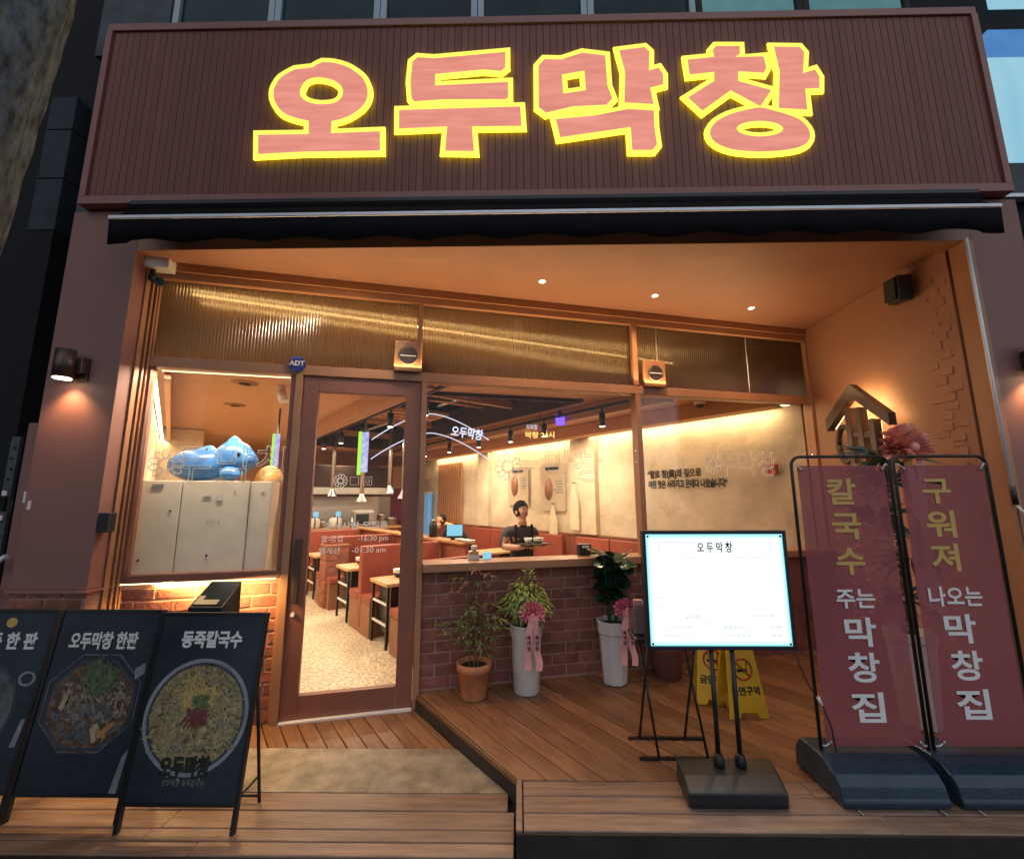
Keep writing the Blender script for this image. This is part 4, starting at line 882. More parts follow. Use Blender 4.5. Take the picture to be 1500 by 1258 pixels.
for i, (x, y, z, w, lb) in enumerate(((-2.86, 5.0, 2.02, .05, 'slim green edged street sign reflection in the left window, built as a lit board'), (-1.78, 4.9, 2.02, .05, 'slim green edged street sign reflection in the glass door, built as a lit board'))):  # reflections of a street LED sign, built as glowing boards in the room
    v = thing('vertical_reflection', lb, 'lit sign', (x, y, z), R(-20 if i else -30), 'slim vertical sign reflections')
    rbox('green_strip', reflg, v, -.08, -.035, -.006, .006, -.25, .25); rbox('violet_panel', reflp, v, -.03, .06, -.006, .006, -.22, .24); rbox('hanger', black, v, -.01, .01, .007, .02, .24, .55)

# things on the inner sill
nx = thing('napkin_box', 'black napkin dispenser on the inner window sill', 'dispenser', G(1.50, .10, 1.012), GA)
bx('case', blackp, nx, -.055, .055, -.035, .035, 0, .095, .006); bx('paper', whitep, nx, -.03, .035, -.037, -.0352, .065, .085)
cs = thing('cup_stack', 'white boxes and cups stacked on the inner window sill', 'cups', G(.56, .09, 1.012), GA)
bx('carton', cera, cs, -.07, .02, -.03, .03, 0, .04, .004); bx('carton', tabletop, cs, -.065, .015, -.03, .03, .042, .065, .004); MB().lathe([(.02, 0), (.026, .04)], 12).build('cup', cera, cs, (-.02, 0, .067))
tc_ = thing('table_card', 'pale blue card on the inner window sill', 'card', G(.645, .085, 1.012), GA); bx('card', bluegl, tc_, -.035, .035, -.004, .004, 0, .055); bx('foot', whitep, tc_, -.035, .035, -.004, .02, -.001, .002)
tl = thing('tablet', 'glowing order tablet on the partition ledge', 'tablet', RM(3.17, .95, .972), IA+R(-30)); bx('screen', bluegl, tl, -.10, .10, -.006, .0, .05, .19, .004); bx('case', blackp, tl, -.105, .105, .001, .012, .045, .195, .004); bx('foot', blackp, tl, -.05, .05, -.02, .05, 0, .045, .004)
bl_ = thing('drink_cooler', 'black drinks flask on the partition ledge', 'flask', RM(3.15, 1.5, .972), IA); MB().lathe([(.055, 0), (.06, .16), (.045, .20), (.02, .22)], 16).build('flask_body', blackp, bl_); MB().lathe([(.02, .22), (.024, .24)], 12).build('lid', alu, bl_)
bw = thing('side_dish', 'white side dishes on the partition ledge', 'dish', RM(3.14, .62, .972), IA)
for q in range(3): MB().lathe([(.03, 0), (.055, .02), (.058, .03), (.05, .028)], 14).build('dish', cera, bw, (0, q*.13-.1, 0))

# ------------------------------------------------------------------ people
def skinmesh(name, mat, parent, joints, edges, sub=2):
    me = bpy.data.meshes.new(name); me.from_pydata([j[0] for j in joints], edges, [])
    o = bpy.data.objects.new(name, me); C.objects.link(o)
    md = o.modifiers.new('skin', 'SKIN'); md.use_smooth_shade = True
    for i, j in enumerate(joints):
        r = j[1]; me.skin_vertices[0].data[i].radius = r if isinstance(r, tuple) else (r, r); me.skin_vertices[0].data[i].use_root = (i == 0)
    ss = o.modifiers.new('sub', 'SUBSURF'); ss.levels = sub; ss.render_levels = sub
    bpy.context.view_layer.update(); m2 = bpy.data.meshes.new_from_object(o.evaluated_get(bpy.context.evaluated_depsgraph_get()))
    bpy.data.objects.remove(o); bpy.data.meshes.remove(me); m2.name = name; m2.materials.clear()
    for m in (mat if isinstance(mat, (list, tuple)) else [mat]): m2.materials.append(m)
    for p in m2.polygons: p.use_smooth = True
    return link(name, m2, parent)
def hand_parts(w, d, side, up=(0, 0, 1)):
    """five finger chains from wrist w pointing along d, curled"""
    d = Vector(d).normalized(); up = Vector(up); s = d.cross(up).normalized()*side; J = [(tuple(w), .021)]; E = []
    palm = Vector(w)+d*.045; J.append((tuple(palm), (.030, .016))); E.append((0, 1))
    for k, (off, L) in enumerate(((-.027, .052), (-.009, .062), (.009, .058), (.026, .045))):
        b = palm+s*off+d*.018; m = b+d*L*.55-up*.006; t = m+d*L*.35-up*.026; i = len(J)
        J += [(tuple(b), .0085), (tuple(m), .0078), (tuple(t), .0062)]; E += [(1, i), (i, i+1), (i+1, i+2)]
    b = Vector(w)+d*.028-s*.026; m = b+d*.022-s*.020-up*.008; t = m+d*.026-up*.004; i = len(J)
    J += [(tuple(b), .010), (tuple(m), .009), (tuple(t), .007)]; E += [(0, i), (i, i+1), (i+1, i+2)]
    return J, E
def head(parent, c, yawh, pitchh, s=1.0):
    t = bpy.data.objects.new('head', None); C.objects.link(t); t.parent = parent; t.location = c; t.rotation_euler = (pitchh, 0, yawh)
    mb = MB(); mb.sphere((0, 0, 0), (.066*s, .082*s, .098*s), u=22, v=16)
    V = []
    for p in mb.v:
        q = p.copy(); f = max(0, -q.y/(.082*s))
        if q.z < -.02*s: k = 1-.30*min(1, (-q.z-.02*s)/(.078*s)); q.x *= k; q.y *= (.9 if q.y < 0 else .78)
        if f > .5 and abs(q.z-.012*s) < .018*s and .012*s < abs(q.x) < .05*s: q.y += .007*s
        V.append(q)
    mb.v = V
    mb.add([(0, -.084*s, .012*s), (-.013*s, -.078*s, -.026*s), (.013*s, -.078*s, -.026*s), (0, -.103*s, -.022*s), (0, -.074*s, -.032*s)], [(0, 1, 3), (0, 3, 2), (1, 4, 3), (3, 4, 2)], 0, None, True)
    for sx in (-1, 1): mb.sphere((sx*.068*s, .005*s, -.005*s), (.012*s, .022*s, .032*s), u=10, v=7)
    mb.tube([(0, .01, -.06*s), (0, .022, -.15*s)], [.044*s, .05*s], 14)
    mb.build('face', skin, t)
    for sx in (-1, 1):
        MB().sphere((sx*.027*s, -.073*s, .010*s), (.011*s, .006*s, .0055*s), u=10, v=6).build('eye', hairm, t)
        MB().tube([(sx*.012*s, -.082*s, .028*s), (sx*.03*s, -.080*s, .032*s), (sx*.045*s, -.068*s, .027*s)], .0035*s, 5).build('eyebrow', hairm, t)
    MB().tube([(-.02*s, -.075*s, -.052*s), (0, -.080*s, -.050*s), (.02*s, -.075*s, -.052*s)], .004*s, 5).build('mouth', redprint, t)
    hb = MB(); hb.sphere((0, .012*s, .026*s), (.081*s, .092*s, .098*s), u=26, v=18)
    hb2 = MB()
    keep = [i for i, f in enumerate(hb.f) if not (sum(hb.v[k].y for k in f)/4 < -.036*s and sum(hb.v[k].z for k in f)/4 < .050*s) and sum(hb.v[k].z for k in f)/4 > -.045*s]
    hb2.v = [v+Vector((random.uniform(-.006, .006), random.uniform(-.006, .006), random.uniform(-.005, .007)))*s for v in hb.v]; hb2.f = [hb.f[i] for i in keep]; hb2.m = [0]*len(keep); hb2.sm = [True]*len(keep)
    hb2.build('hair', hairm, t)
    return t
# man with the tray (facing the street, turned to his left)
mn = thing('person', 'man in charcoal tee and black apron carrying a tray of dishes', 'person', (.0, 5.25, 0), R(28))
hipz, shz = .76, 1.15
J = [((0, 0, hipz), (.125, .085)), ((0, -.01, .90), (.115, .078)), ((0, -.03, 1.05), (.175, .11)), ((0, -.035, shz-.01), (.14, .085)), ((0, -.04, 1.195), (.052, .052)), ((0, -.052, 1.24), (.046, .046)),
     ((.185, -.03, 1.11), (.07, .066)), ((.225, -.05, .95), (.052, .052)), ((.15, -.24, .97), (.034, .034)), ((.115, -.31, .985), (.024, .024)),
     ((-.185, -.03, 1.11), (.07, .066)), ((-.235, -.04, .95), (.052, .052)), ((-.13, -.22, .95), (.034, .034)), ((-.07, -.29, .965), (.024, .024)),
     ((.075, .0, .68), (.08, .08)), ((.085, -.02, .38), (.055, .055)), ((.085, .01, .06), (.038, .038)), ((.09, -.12, .03), (.035, .022)),
     ((-.075, .0, .68), (.08, .08)), ((-.085, -.02, .38), (.055, .055)), ((-.085, .01, .06), (.038, .038)), ((-.09, -.12, .03), (.035, .022))]
E_ = [(0,1),(1,2),(2,3),(3,4),(4,5),(3,6),(6,7),(7,8),(8,9),(3,10),(10,11),(11,12),(12,13),(0,14),(14,15),(15,16),(16,17),(0,18),(18,19),(19,20),(20,21)]
bd = skinmesh('body', [skin, tee, apron], mn, J, E_)
for p in bd.data.polygons:
    c = p.center
    if c.z < .80: p.material_index = 2
    elif c.z < 1.18 and not (c.y < -.075 and c.z < 1.06 and abs(c.x) > .06): p.material_index = 1
for (w, d, sd_) in (((.115, -.31, .985), (-.25, -1, .12), 1), ((-.07, -.29, .965), (.35, -1, .15), -1)):
    Jh, Eh = hand_parts(w, d, sd_); skinmesh('hand', skin, mn, Jh, Eh, 1)
head(mn, (0, -.075, 1.345), R(8), R(-12), 1.08)
mb = MB(); mb.box(-.12, .12, -.135, -.118, .45, 1.02); mb.box(-.12, -.095, -.132, -.112, 1.02, 1.2); mb.box(.095, .12, -.132, -.112, 1.02, 1.2); mb.build('apron', apron, mn, bevel=.006)
ty = thing('serving_tray', 'black tray of white dishes in the hands of the man', 'tray', (.155, 4.93, 1.0), R(28))
bx('plate', black, ty, -.16, .16, -.11, .11, -.006, .006, .004)
tw = thing('dish_stack', 'white cup and bowls standing on the carried tray', 'dishes', (.155, 4.93, 1.006), R(28)); MB().lathe([(.03, 0), (.045, .06), (.04, .06), (.028, .01)], 14).build('cup', cera, tw, (-.06, 0, 0)); MB().lathe([(.03, 0), (.06, .03), (.06, .036)], 14).build('bowl', cera, tw, (.07, 0, 0)); MB().lathe([(.03, 0), (.06, .03), (.06, .036)], 14).build('bowl', cera, tw, (.07, 0, .02))
# person leaning over a far table
m2 = thing('person', 'person in black bending over a far table beside the blue curtain', 'person', (-1.08, 8.0, 0), R(-70))
J = [((0, .18, .72), (.12, .09)), ((0, .06, .86), (.11, .08)), ((0, -.10, .96), (.135, .08)), ((0, -.17, 1.0), (.10, .065)), ((0, -.24, 1.04), (.042, .042)), ((0, -.29, 1.07), (.04, .04)),
     ((.155, -.15, .97), (.052, .05)), ((.19, -.24, .82), (.042, .042)), ((.13, -.42, .735), (.032, .032)), ((.10, -.48, .73), (.022, .022)),
     ((-.155, -.15, .97), (.052, .05)), ((-.20, -.26, .82), (.042, .042)), ((-.12, -.44, .735), (.032, .032)), ((-.09, -.50, .73), (.022, .022)),
     ((.075, .17, .64), (.08, .08)), ((.085, .13, .36), (.055, .055)), ((.085, .2, .06), (.038, .038)), ((.09, .08, .03), (.035, .022)),
     ((-.075, .17, .64), (.08, .08)), ((-.085, .13, .36), (.055, .055)), ((-.085, .2, .06), (.038, .038)), ((-.09, .08, .03), (.035, .022))]
bd2 = skinmesh('body', [skin, apron], m2, J, E_)
for p in bd2.data.polygons:
    c = p.center
    if not ((c.y < -.26 and c.z < .80) or (c.z > 1.03)): p.material_index = 1
for (w, d, sd_) in (((.10, -.48, .73), (-.2, -1, -.05), 1), ((-.09, -.50, .73), (.2, -1, -.05), -1)):
    Jh, Eh = hand_parts(w, d, sd_); skinmesh('hand', skin, m2, Jh, Eh, 1)
head(m2, (0, -.35, 1.115), R(30), R(-35), .95)
ft = thing('dining_table', 'table the bending person leans on', 'table', (-1.46, 7.86, 0), R(-70)); rbox('top', tabletop, ft, -.35, .35, -.28, .22, .66, .70, .006); rbox('pedestal', black, ft, -.05, .05, -.05, .05, .0, .66); rbox('foot', black, ft, -.2, .2, -.15, .15, .0, .02)

# ------------------------------------------------------------------ menu boards on A-frames
def aboard(name, label, x, y, build_print):
    t = thing(name, label, 'A-frame sign', (x, y, 0), 0, 'food picture boards on A-frames')
    e = bpy.data.objects.new('board', None); C.objects.link(e); e.parent = t; e.rotation_euler = (R(-8.5), 0, 0)
    e2 = MB()
    e2.box(-.265, .265, .0, .012, .115, .925, 0)
    bd_ = e2.build('board_panel', navy, t, rot=(R(-8.5), 0, 0), bevel=.002)
    bpy.data.objects.remove(e)
    for sx in (-1, 1): MB().box(sx*.268-.009, sx*.268+.009, -.006, .018, .0, .93).build('leg', black, t, rot=(R(-8.5), 0, 0), bevel=.002)
    for z0, z1 in ((.915, .932), (.105, .118)): MB().box(-.259, .259, -.006, .018, z0, z1).build('frame_rail', black, t, rot=(R(-8.5), 0, 0), bevel=.002)
    for sx in (-1, 1): MB().tube([(sx*.262, .115, .62), (sx*.262, .22, .0)], .008, 8).build('leg', black, t)
    MB().tube([(-.262, .215, .03), (.262, .215, .03)], .006, 6).build('brace', black, t)
    for sx in (-1, 1): MB().tube([(sx*.262, .035, .13), (sx*.262, .198, .13)], .006, 6).build('brace', black, t)
    build_print(bd_)
    return t
def disc(name, mat, parent, cx, cz, rx, rz, y, n=40, inner=None, z2=None, off=0):
    vs = [(cx+rx*math.cos(2*math.pi*j/n+off), y, cz+rz*math.sin(2*math.pi*j/n+off)) for j in range(n)]
    if inner is None:
        return MB().add(vs, [tuple(range(n))]).build(name, mat, parent)
    vi = [(cx+(v[0]-cx)*inner, y, cz+(v[2]-cz)*inner) for v in vs]
    return MB().add(vs+vi, [(j, (j+1) % n, (j+1) % n+n, j+n) for j in range(n)]).build(name, mat, parent)
noodlec = pm('noodle strand print', (.42, .34, .17), .5, var=.45, scale=30, bump=0)
greenc = pm('spring onion print', (.12, .17, .07), .5, var=.4, scale=40, bump=0)
redc = pm('red paste print', (.20, .05, .045), .5, var=.3, scale=40, bump=0)
clamc = pm('clam print', (.30, .24, .18), .5, var=.4, scale=60, bump=0)
creamc = pm('rice cake print', (.50, .40, .22), .5, var=.15, bump=0)
carrotc = pm('orange root print', (.42, .20, .07), .5, var=.2, bump=0)
rimc = pm('grey bowl rim print', (.28, .29, .33), .5, var=.2, scale=6, bump=0)
panc = pm('dark pan print', (.055, .065, .085), .5, var=.4, scale=9, bump=0)
smoke = pm('pale steam print', (.13, .14, .15), .5, var=.4, scale=7, bump=0)
def strands(name, mat, parent, cx, cz, rx, rz, n, L, w, y, curve=1.5, bias=None):
    mb = MB()
    for k in range(n):
        a = random.uniform(0, 6.28); q = math.sqrt(random.random()); px = cx+q*rx*math.cos(a); pz = cz+q*rz*math.sin(a)
        th = random.uniform(0, 6.28) if bias is None else random.gauss(bias, .5); dth = random.uniform(-curve, curve)/5; pts = []
        for j in range(6):
            pts.append((px, pz, th)); px += math.cos(th)*L/5; pz += math.sin(th)*L/5; th += dth
        vs = []
        yy = y-random.random()*.0015
        for (u, v, t_) in pts: vs += [(u-math.sin(t_)*w, yy, v+math.cos(t_)*w), (u+math.sin(t_)*w, yy, v-math.cos(t_)*w)]
        mb.add(vs, [(2*j, 2*j+1, 2*j+3, 2*j+2) for j in range(5)])
    return stuff(mb.build(name, mat, parent))
def print1(p):
    text('동죽칼국수', .082, whiteprint, p, (.01, -.002, .80), offset=.003, width=.31)
    cx, cz = .0, .468
    disc('bowl_print', rimc, p, cx, cz, .256, .250, -.0010, inner=.93)
    disc('bowl_print', panc, p, cx, cz, .238, .232, -.0012, inner=.95)
    disc('soup_print', noodle, p, cx, cz, .227, .222, -.0011)
    strands('noodle_print', noodlec, p, cx, cz-.03, .185, .175, 170, .085, .0022, -.002)
    strands('noodle_print', MATS['yellow print'], p, cx+.0, cz+.1, .09, .07, 60, .06, .002, -.0035)
    strands('paste_print', redc, p, cx+.01, cz-.01, .045, .032, 60, .03, .005, -.0052)
    strands('onion_print', greenc, p, cx+.012, cz+.055, .04, .018, 45, .03, .003, -.0054)
    for k in range(16):
        a = random.uniform(0, 6.28); q = random.uniform(.10, .19); disc('clam_print', clamc, p, cx+q*math.cos(a), cz+q*1.1*math.sin(a), .020, .015, -.0045-k*.0001, 12, inner=.55, off=a)
    text('오두막창', .09, ink, p, (-.005, -.0075, .255), offset=.004, width=.24)
    text('오두막창 동죽칼국수', .03, inkgrey, p, (.0, -.002, .195), width=.20)
def print2(p):
    text('오두막창 한판', .085, whiteprint, p, (-.01, -.002, .775), offset=.003, width=.36)
    cx, cz = .0, .48
    disc('pan_print', MATS['pale steam print'], p, cx, cz+.02, .258, .235, -.001, n=8, inner=.97, off=.39)
    disc('pan_print', panc, p, cx, cz+.01, .240, .215, -.0012, n=8, inner=.93, off=.39)
    disc('meat_print', grillf, p, cx, cz, .225, .20, -.0011, n=24)
    strands('meat_print', MATS['clam print'], p, cx+.02, cz+.03, .17, .12, 120, .03, .006, -.002)
    strands('meat_print', MATS['pale steam print'], p, cx, cz-.07, .17, .09, 90, .03, .006, -.0022)
    strands('onion_print', greenc, p, cx+.01, cz+.10, .075, .07, 120, .07, .0024, -.004, bias=1.2)
    for i, (ax, az, an, mt) in enumerate(((.075, -.10, -.9, creamc), (.125, -.09, .7, carrotc), (.095, -.115, -.5, carrotc), (.06, -.12, -1.2, creamc), (-.13, .02, 1.3, creamc))):
        c_, s_ = math.cos(an), math.sin(an); q = [(-.035, -.012), (.035, -.010), (.032, .012), (-.03, .013)]
        MB().add([(cx+ax+u*c_-v*s_, -.0062-i*.0002, cz+az+u*s_+v*c_) for u, v in q], [(0, 1, 2, 3)]).build('garnish_print', mt, p)
    MB().add([(.20, -.0012, .12), (.235, -.0012, .12), (.25, -.0012, .30), (.225, -.0012, .27)], [(0, 1, 2, 3)]).build('chopstick_print', MATS['grey bowl rim print'], p)
    MB().add([(.20, -.0014, .60), (.245, -.0014, .63), (.24, -.0014, .68), (.19, -.0014, .65)], [(0, 1, 2, 3)]).build('dish_print', MATS['pale screen'] if False else MATS['grey bowl rim print'], p)
def print3(p):
    text('모듬 한 판', .085, whiteprint, p, (.03, -.002, .77), offset=.003, width=.33)
    disc('pan_print', panc, p, -.05, .46, .24, .23, -.001, n=10, inner=.9); disc('meat_print', smoke, p, -.05, .46, .215, .205, -.0011, n=24)
    strands('meat_print', MATS['clam print'], p, -.06, .46, .16, .14, 90, .03, .006, -.002)
    disc('dish_print', rimc, p, .20, .60, .045, .035, -.0012, n=16, inner=.7); disc('dish_print', yelprint, p, .03, .865, .03, .025, -.0012, n=12)
    MB().add([(.21, -.0012, .30), (.24, -.0012, .30), (.255, -.0012, .42), (.235, -.0012, .42)], [(0, 1, 2, 3)]).build('chopstick_print', rimc, p)
aboard('menu_aboard', 'navy A-frame board with a bowl of noodle soup picture', -1.575, 2.19, print1)
aboard('menu_aboard', 'navy A-frame board with a grilled dish in an octagonal pan', -2.165, 2.25, print2)
aboard('menu_aboard', 'navy A-frame board with a yellow dot and small ring, leftmost of three', -2.735, 2.26, print3)

# kiosk behind the boards
ks = thing('ticket_kiosk', 'black pedestal kiosk with slanted glass screen behind the boards', 'kiosk', (-1.81, 2.66, 0))
MB().add([(-.100, -.08, .78), (.100, -.08, .78), (.100, .09, .78), (-.100, .09, .78), (-.100, -.08, .885), (.100, -.08, .885), (.094, .09, 1.00), (-.094, .09, 1.00)], [(0,3,2,1),(4,5,6,7),(0,1,5,4),(1,2,6,5),(2,3,7,6),(3,0,4,7)]).build('housing', blackp, ks, bevel=.004)
sl_ = math.atan2(.115, .17)
scr = MB().box(-.086, .086, 0, .18, .0, .003).build('screen', winglass, ks, (0, -.069, .895), (sl_, 0, 0))
MB().box(-.08, .055, .004, .038, .0032, .0045).box(-.08, -.045, .039, .068, .0032, .0045).build('paper_label', creamc, scr); bx('edge_strip', steel, ks, .094, .103, -.083, -.06, .79, .85)
MB().box(-.05, .05, -.06, .06, .02, .80).build('pedestal', blackp, ks, bevel=.004); MB().box(-.14, .14, -.14, .12, .002, .02).build('foot_plate', blackp, ks, bevel=.004)

# ------------------------------------------------------------------ lit menu board on two poles
me_ = thing('lit_menu_board', 'bright white lit menu board on two black poles and heavy base', 'menu sign', (1.03, 2.37, D))
me_.scale = (.967, 1, 1)
H0, H1 = .652, 1.220
MB().box(-.385, .385, -.012, .022, H0-.006, H1+.006).build('case', blackp, me_, bevel=.003)
for a in ((-.39, -.372, H0-.012, H1+.012), (.372, .39, H0-.012, H1+.012)): MB().box(a[0], a[1], -.022, .024, a[2], a[3]).build('frame', steel if False else blackp, me_, bevel=.003)
for a in ((H0-.012, H0+.006), (H1-.006, H1+.012)): MB().box(-.371, .371, -.022, .024, a[0], a[1]).build('frame', blackp, me_, bevel=.003)
bx('light_rim', mrim, me_, -.371, .371, -.0165, -.0125, H0+.007, H1-.007)
bx('light_edge', mmid, me_, -.362, .362, -.0171, -.0166, H0+.015, H1-.017)
bx('light_panel', mlight, me_, -.350, .350, -.0185, -.0172, H0+.029, H1-.031)
for x in (-.36, .36):
    for z in (H0+.016, H1-.018): MB().lathe([(0, 0), (.006, 0), (.006, .004), (0, .004)], 8, cap=False).build('screw', black, me_, (x, -.0165, z), (R(90), 0, 0))
text('오 두 막 창', .055, ink, me_, (.0, -.0195, H1-.078), offset=.0012, extrude=.0004, width=.19)
MB().tube([(-.30, -.019, H1-.10), (-.30, -.019, H1-.05), (-.30, -.019, H1-.045), (.29, -.019, H1-.045), (.30, -.019, H1-.05), (.30, -.019, H1-.10)], .0012, 4).build('ruled_line', inkgrey, me_)
faint = em('faint menu print', (.55, .66, .68), .62)
for (x, z, w, t_) in ((-.22, .095, .13, '오두막창 한판'), (-.22, .055, .15, '동죽칼국수 오두막창'), (.08, .095, .13, '동죽칼국수'), (.08, .055, .16, '오두막창 한판'), (.29, .095, .06, '한판'), (.29, .055, .06, '한판'), (-.12, .145, .12, '동죽칼국수'), (.22, .15, .14, '오두막창 한판'), (.12, .44, .05, '한판'), (.22, .44, .09, '오두막창'), (-.13, .44, .08, '동죽칼국수'), (-.305, .24, .022, '창'), (-.305, .20, .022, '판')):
    text(t_, .018, faint, me_, (x, -.0195, H0+z), extrude=.0003, width=w, name='menu_line')
for x in (-.052, .058):
    MB().tube([(x, .0, .10), (x, .0, H0-.01)], .012, 12).build('pole', black, me_); MB().lathe([(.026, .0), (.028, .02), (.022, .05), (.014, .06)], 16).build('pole_collar', black, me_, (x, 0, .098))
MB().add([(-.27, -.150, .004), (.20, -.150, .004), (.25, .07, .004), (-.25, .07, .004), (-.268, -.158, .072), (.198, -.158, .072), (.205, -.075, .100), (-.262, -.075, .100), (.245, .065, .102), (-.245, .065, .102)],
         [(0,3,2,1), (0,1,5,4), (4,5,6,7), (7,6,8,9), (1,2,8,6,5), (2,3,9,8), (3,0,4,7,9)]).build('base', blackp, me_, bevel=.012, seg=3)
lamp('AREA', 'menu_glow', (1.03, 2.33, D+.93), 8, (.75, .95, 1.0), (0, -1, -.05), .7, .5)

# folding stand behind with a clear brochure holder
fd = thing('folding_stand', 'black folding cross legged stand behind the lit menu board', 'stand', (.86, 2.70, D))
MB().box(-.22, .22, .095, .115, .0, .012).box(-.21, .23, -.105, -.085, .0, .012).build('floor_bar', black, fd)
for x in (-.135, .13):
    MB().tube([(x-.02, .105, .01), (x+.01, -.075, .60)], .0075, 8).build('leg', black, fd); MB().tube([(x+.03, -.095, .01), (x-.01, .085, .60)], .0075, 8).build('leg', black, fd)
MB().box(-.20, .20, -.10, .10, .60, .615).build('tray', black, fd, bevel=.003)
bh = thing('brochure_box', 'clear acrylic brochure box standing on the folding stand', 'brochure holder', (.74, 2.72, D+.615))
MB().box(-.075, .09, -.06, -.056, 0, .17).box(-.075, .09, .056, .06, 0, .21).box(-.075, -.071, -.055, .055, 0, .20).box(.086, .09, -.055, .055, 0, .20).build('box', acryl, bh)
bx('leaflet', ribbonp, bh, -.06, -.01, -.03, .0, .004, .19); bx('leaflet', cabw, bh, .0, .08, .01, .04, .004, .17)

# ------------------------------------------------------------------ yellow no-smoking floor signs
def nosmoke(x, y, rz, label):
    t = thing('floor_sign', label, 'floor sign', (x, y, D), rz, 'yellow no smoking floor signs')
    for sgn, rx in ((-1, R(-9)), (1, R(9))):
        w0, w1, h = .13, .075, .60
        pr = [(-w0, 0), (-.065, 0), (-.05, .035), (.05, .035), (.065, 0), (w0, 0), (w1, h-.01), (w1-.02, h), (-w1+.02, h), (-w1, h-.01)]
        o = MB().prism(pr, -.006, .006).build('panel', yplast, t, (0, sgn*.095, 0), (R(90)+rx, 0, 0), bevel=.003)
        if sgn < 0:
            for p_ in [o]:
                MB().tube([(.062*math.cos(2*math.pi*j/28), .285+.062*math.sin(2*math.pi*j/28), .0065) for j in range(29)], .006, 6).build('ring_print', redprint, p_)
                MB().tube([(-.043, .328, .007), (.043, .242, .007)], .006, 6).build('slash_print', redprint, p_)
                MB().box(-.040, .028, .270, .288, .0062, .0075).build('cigarette_print', ink, p_)
                MB().tube([(.03, .296, .007), (.026, .306, .007), (.034, .316, .007), (.028, .328, .007)], .003, 5).build('smoke_print', ink, p_)
                text('금연구역', .055, ink, p_, (0, .155, .0068), offset=.0018, width=.19, rot=(0, 0, 0)); text('NO SMOKING', .03, ink, p_, (0, .41, .0068), width=.15, rot=(0, 0, 0)); text('흡연금지', .034, ink, p_, (0, .46, .0068), width=.13, rot=(0, 0, 0))
    MB().tube([(-.05, 0, .595), (.05, 0, .595)], .008, 8).build('hinge', yplast, t)
nosmoke(1.47, 3.14, R(4), 'yellow no smoking A-frame sign standing nearer beside the menu pole'); nosmoke(1.37, 3.31, R(-14), 'yellow no smoking A-frame sign standing behind the other one')

# ------------------------------------------------------------------ banners on water-filled bases
def banner_stand(x0, x1, label, words, bx0, bx1):
    t = thing('banner_stand', label, 'banner', ((x0+x1)/2, 2.40, D), 0, 'wine red vertical banners on weighted stands')
    w = (x1-x0)/2; zt = 1.625; r = .05; pts = [(-w, 0, .12), (-w, 0, zt-r)]
    pts += [(-w+r-r*math.cos(a), 0, zt-r+r*math.sin(a)) for a in (R(22), R(45), R(68), R(90))]
    pts += [(w-r+r*math.sin(a), 0, zt-r+r*math.cos(a)) for a in (0, R(22), R(45), R(68), R(90))] + [(w, 0, .12)]
    MB().tube(pts, .0085, 10).build('frame', black, t)
    f = []; vs = []; nx, nz = 10, 24
    for i in range(nx+1):
        for j in range(nz+1):
            a = -w+.028+(2*w-.056)*i/nx; z = .18+(1.575-.18)*j/nz
            vs.append((a, -.004+.003*math.sin(j*.55+i*.4)*math.sin(math.pi*j/nz), z))
    f = [(i*(nz+1)+j, (i+1)*(nz+1)+j, (i+1)*(nz+1)+j+1, i*(nz+1)+j+1) for i in range(nx) for j in range(nz)]
    cl = MB().add(vs, f, 0, None, True).build('cloth', banner, t)
    for sx in (-1, 1):
        for z in (.20, 1.555):
            MB().lathe([(.005, 0), (.009, .001), (.009, .004), (.005, .005)], 12, cap=False).build('eyelet', steel, t, (sx*(w-.045), -.014, z), (R(90), 0, 0))
            MB().tube([(sx*(w-.045), -.014, z), (sx*(w-.02), -.008, z+(.03 if z > 1 else -.02)), (sx*w, 0, z+(.02 if z > 1 else -.02))], .003, 5).build('hook', alu, t)
    cxm = x0+w
    for (b, z, sz, mt, wd, px) in words: text(b, sz, mt, cl, (px-cxm, -.0082, z-D), offset=sz*.022, extrude=.0004, width=wd)
    bw_ = (bx1-bx0)/2; bc = (bx0+bx1)/2-cxm
    prof = [(-.175, .004), (-.178, .035)]+[(-.17+.17*(1-math.cos(a)), .045+.12*math.sin(a)) for a in (0, .35, .7, 1.05, 1.35)]+[(.12, .158), (.165, .10), (.17, .004)]
    M_ = Matrix(((0, 0, 1, 0), (1, 0, 0, 0), (0, 1, 0, 0), (0, 0, 0, 1)))
    MB().prism(prof, -bw_, bw_, 0, M_).build('water_base', waterbase, t, (bc, 0, 0), bevel=.012, seg=3)
    for sx in (-1, 1):
        MB().tube([(bc+sx*(bw_-.06), -.12, .004), (bc+sx*(bw_-.06), -.21, .004)], .004, 6).build('foot_peg', steel, t)
    return t
banner_stand(1.505, 2.035, 'wine red banner on the left with yellow knife noodle words', [('칼', 1.518, .15, yelprint, .155, 1.755), ('국', 1.338, .15, yelprint, .155, 1.761), ('수', 1.155, .15, yelprint, .15, 1.760), ('주는', .968, .105, whiteprint, .20, 1.762), ('막', .799, .15, whiteprint, .16, 1.762), ('창', .628, .15, whiteprint, .16, 1.761), ('집', .440, .15, whiteprint, .165, 1.766)], 1.47, 1.96)
banner_stand(2.062, 2.565, 'wine red banner on the right with yellow grilled words', [('구', 1.523, .15, yelprint, .15, 2.267), ('워', 1.345, .15, yelprint, .155, 2.271), ('져', 1.172, .15, yelprint, .15, 2.267), ('나오는', .978, .105, whiteprint, .275, 2.277), ('막', .816, .15, whiteprint, .16, 2.274), ('창', .638, .15, whiteprint, .16, 2.283), ('집', .456, .15, whiteprint, .165, 2.293)], 2.01, 2.62)

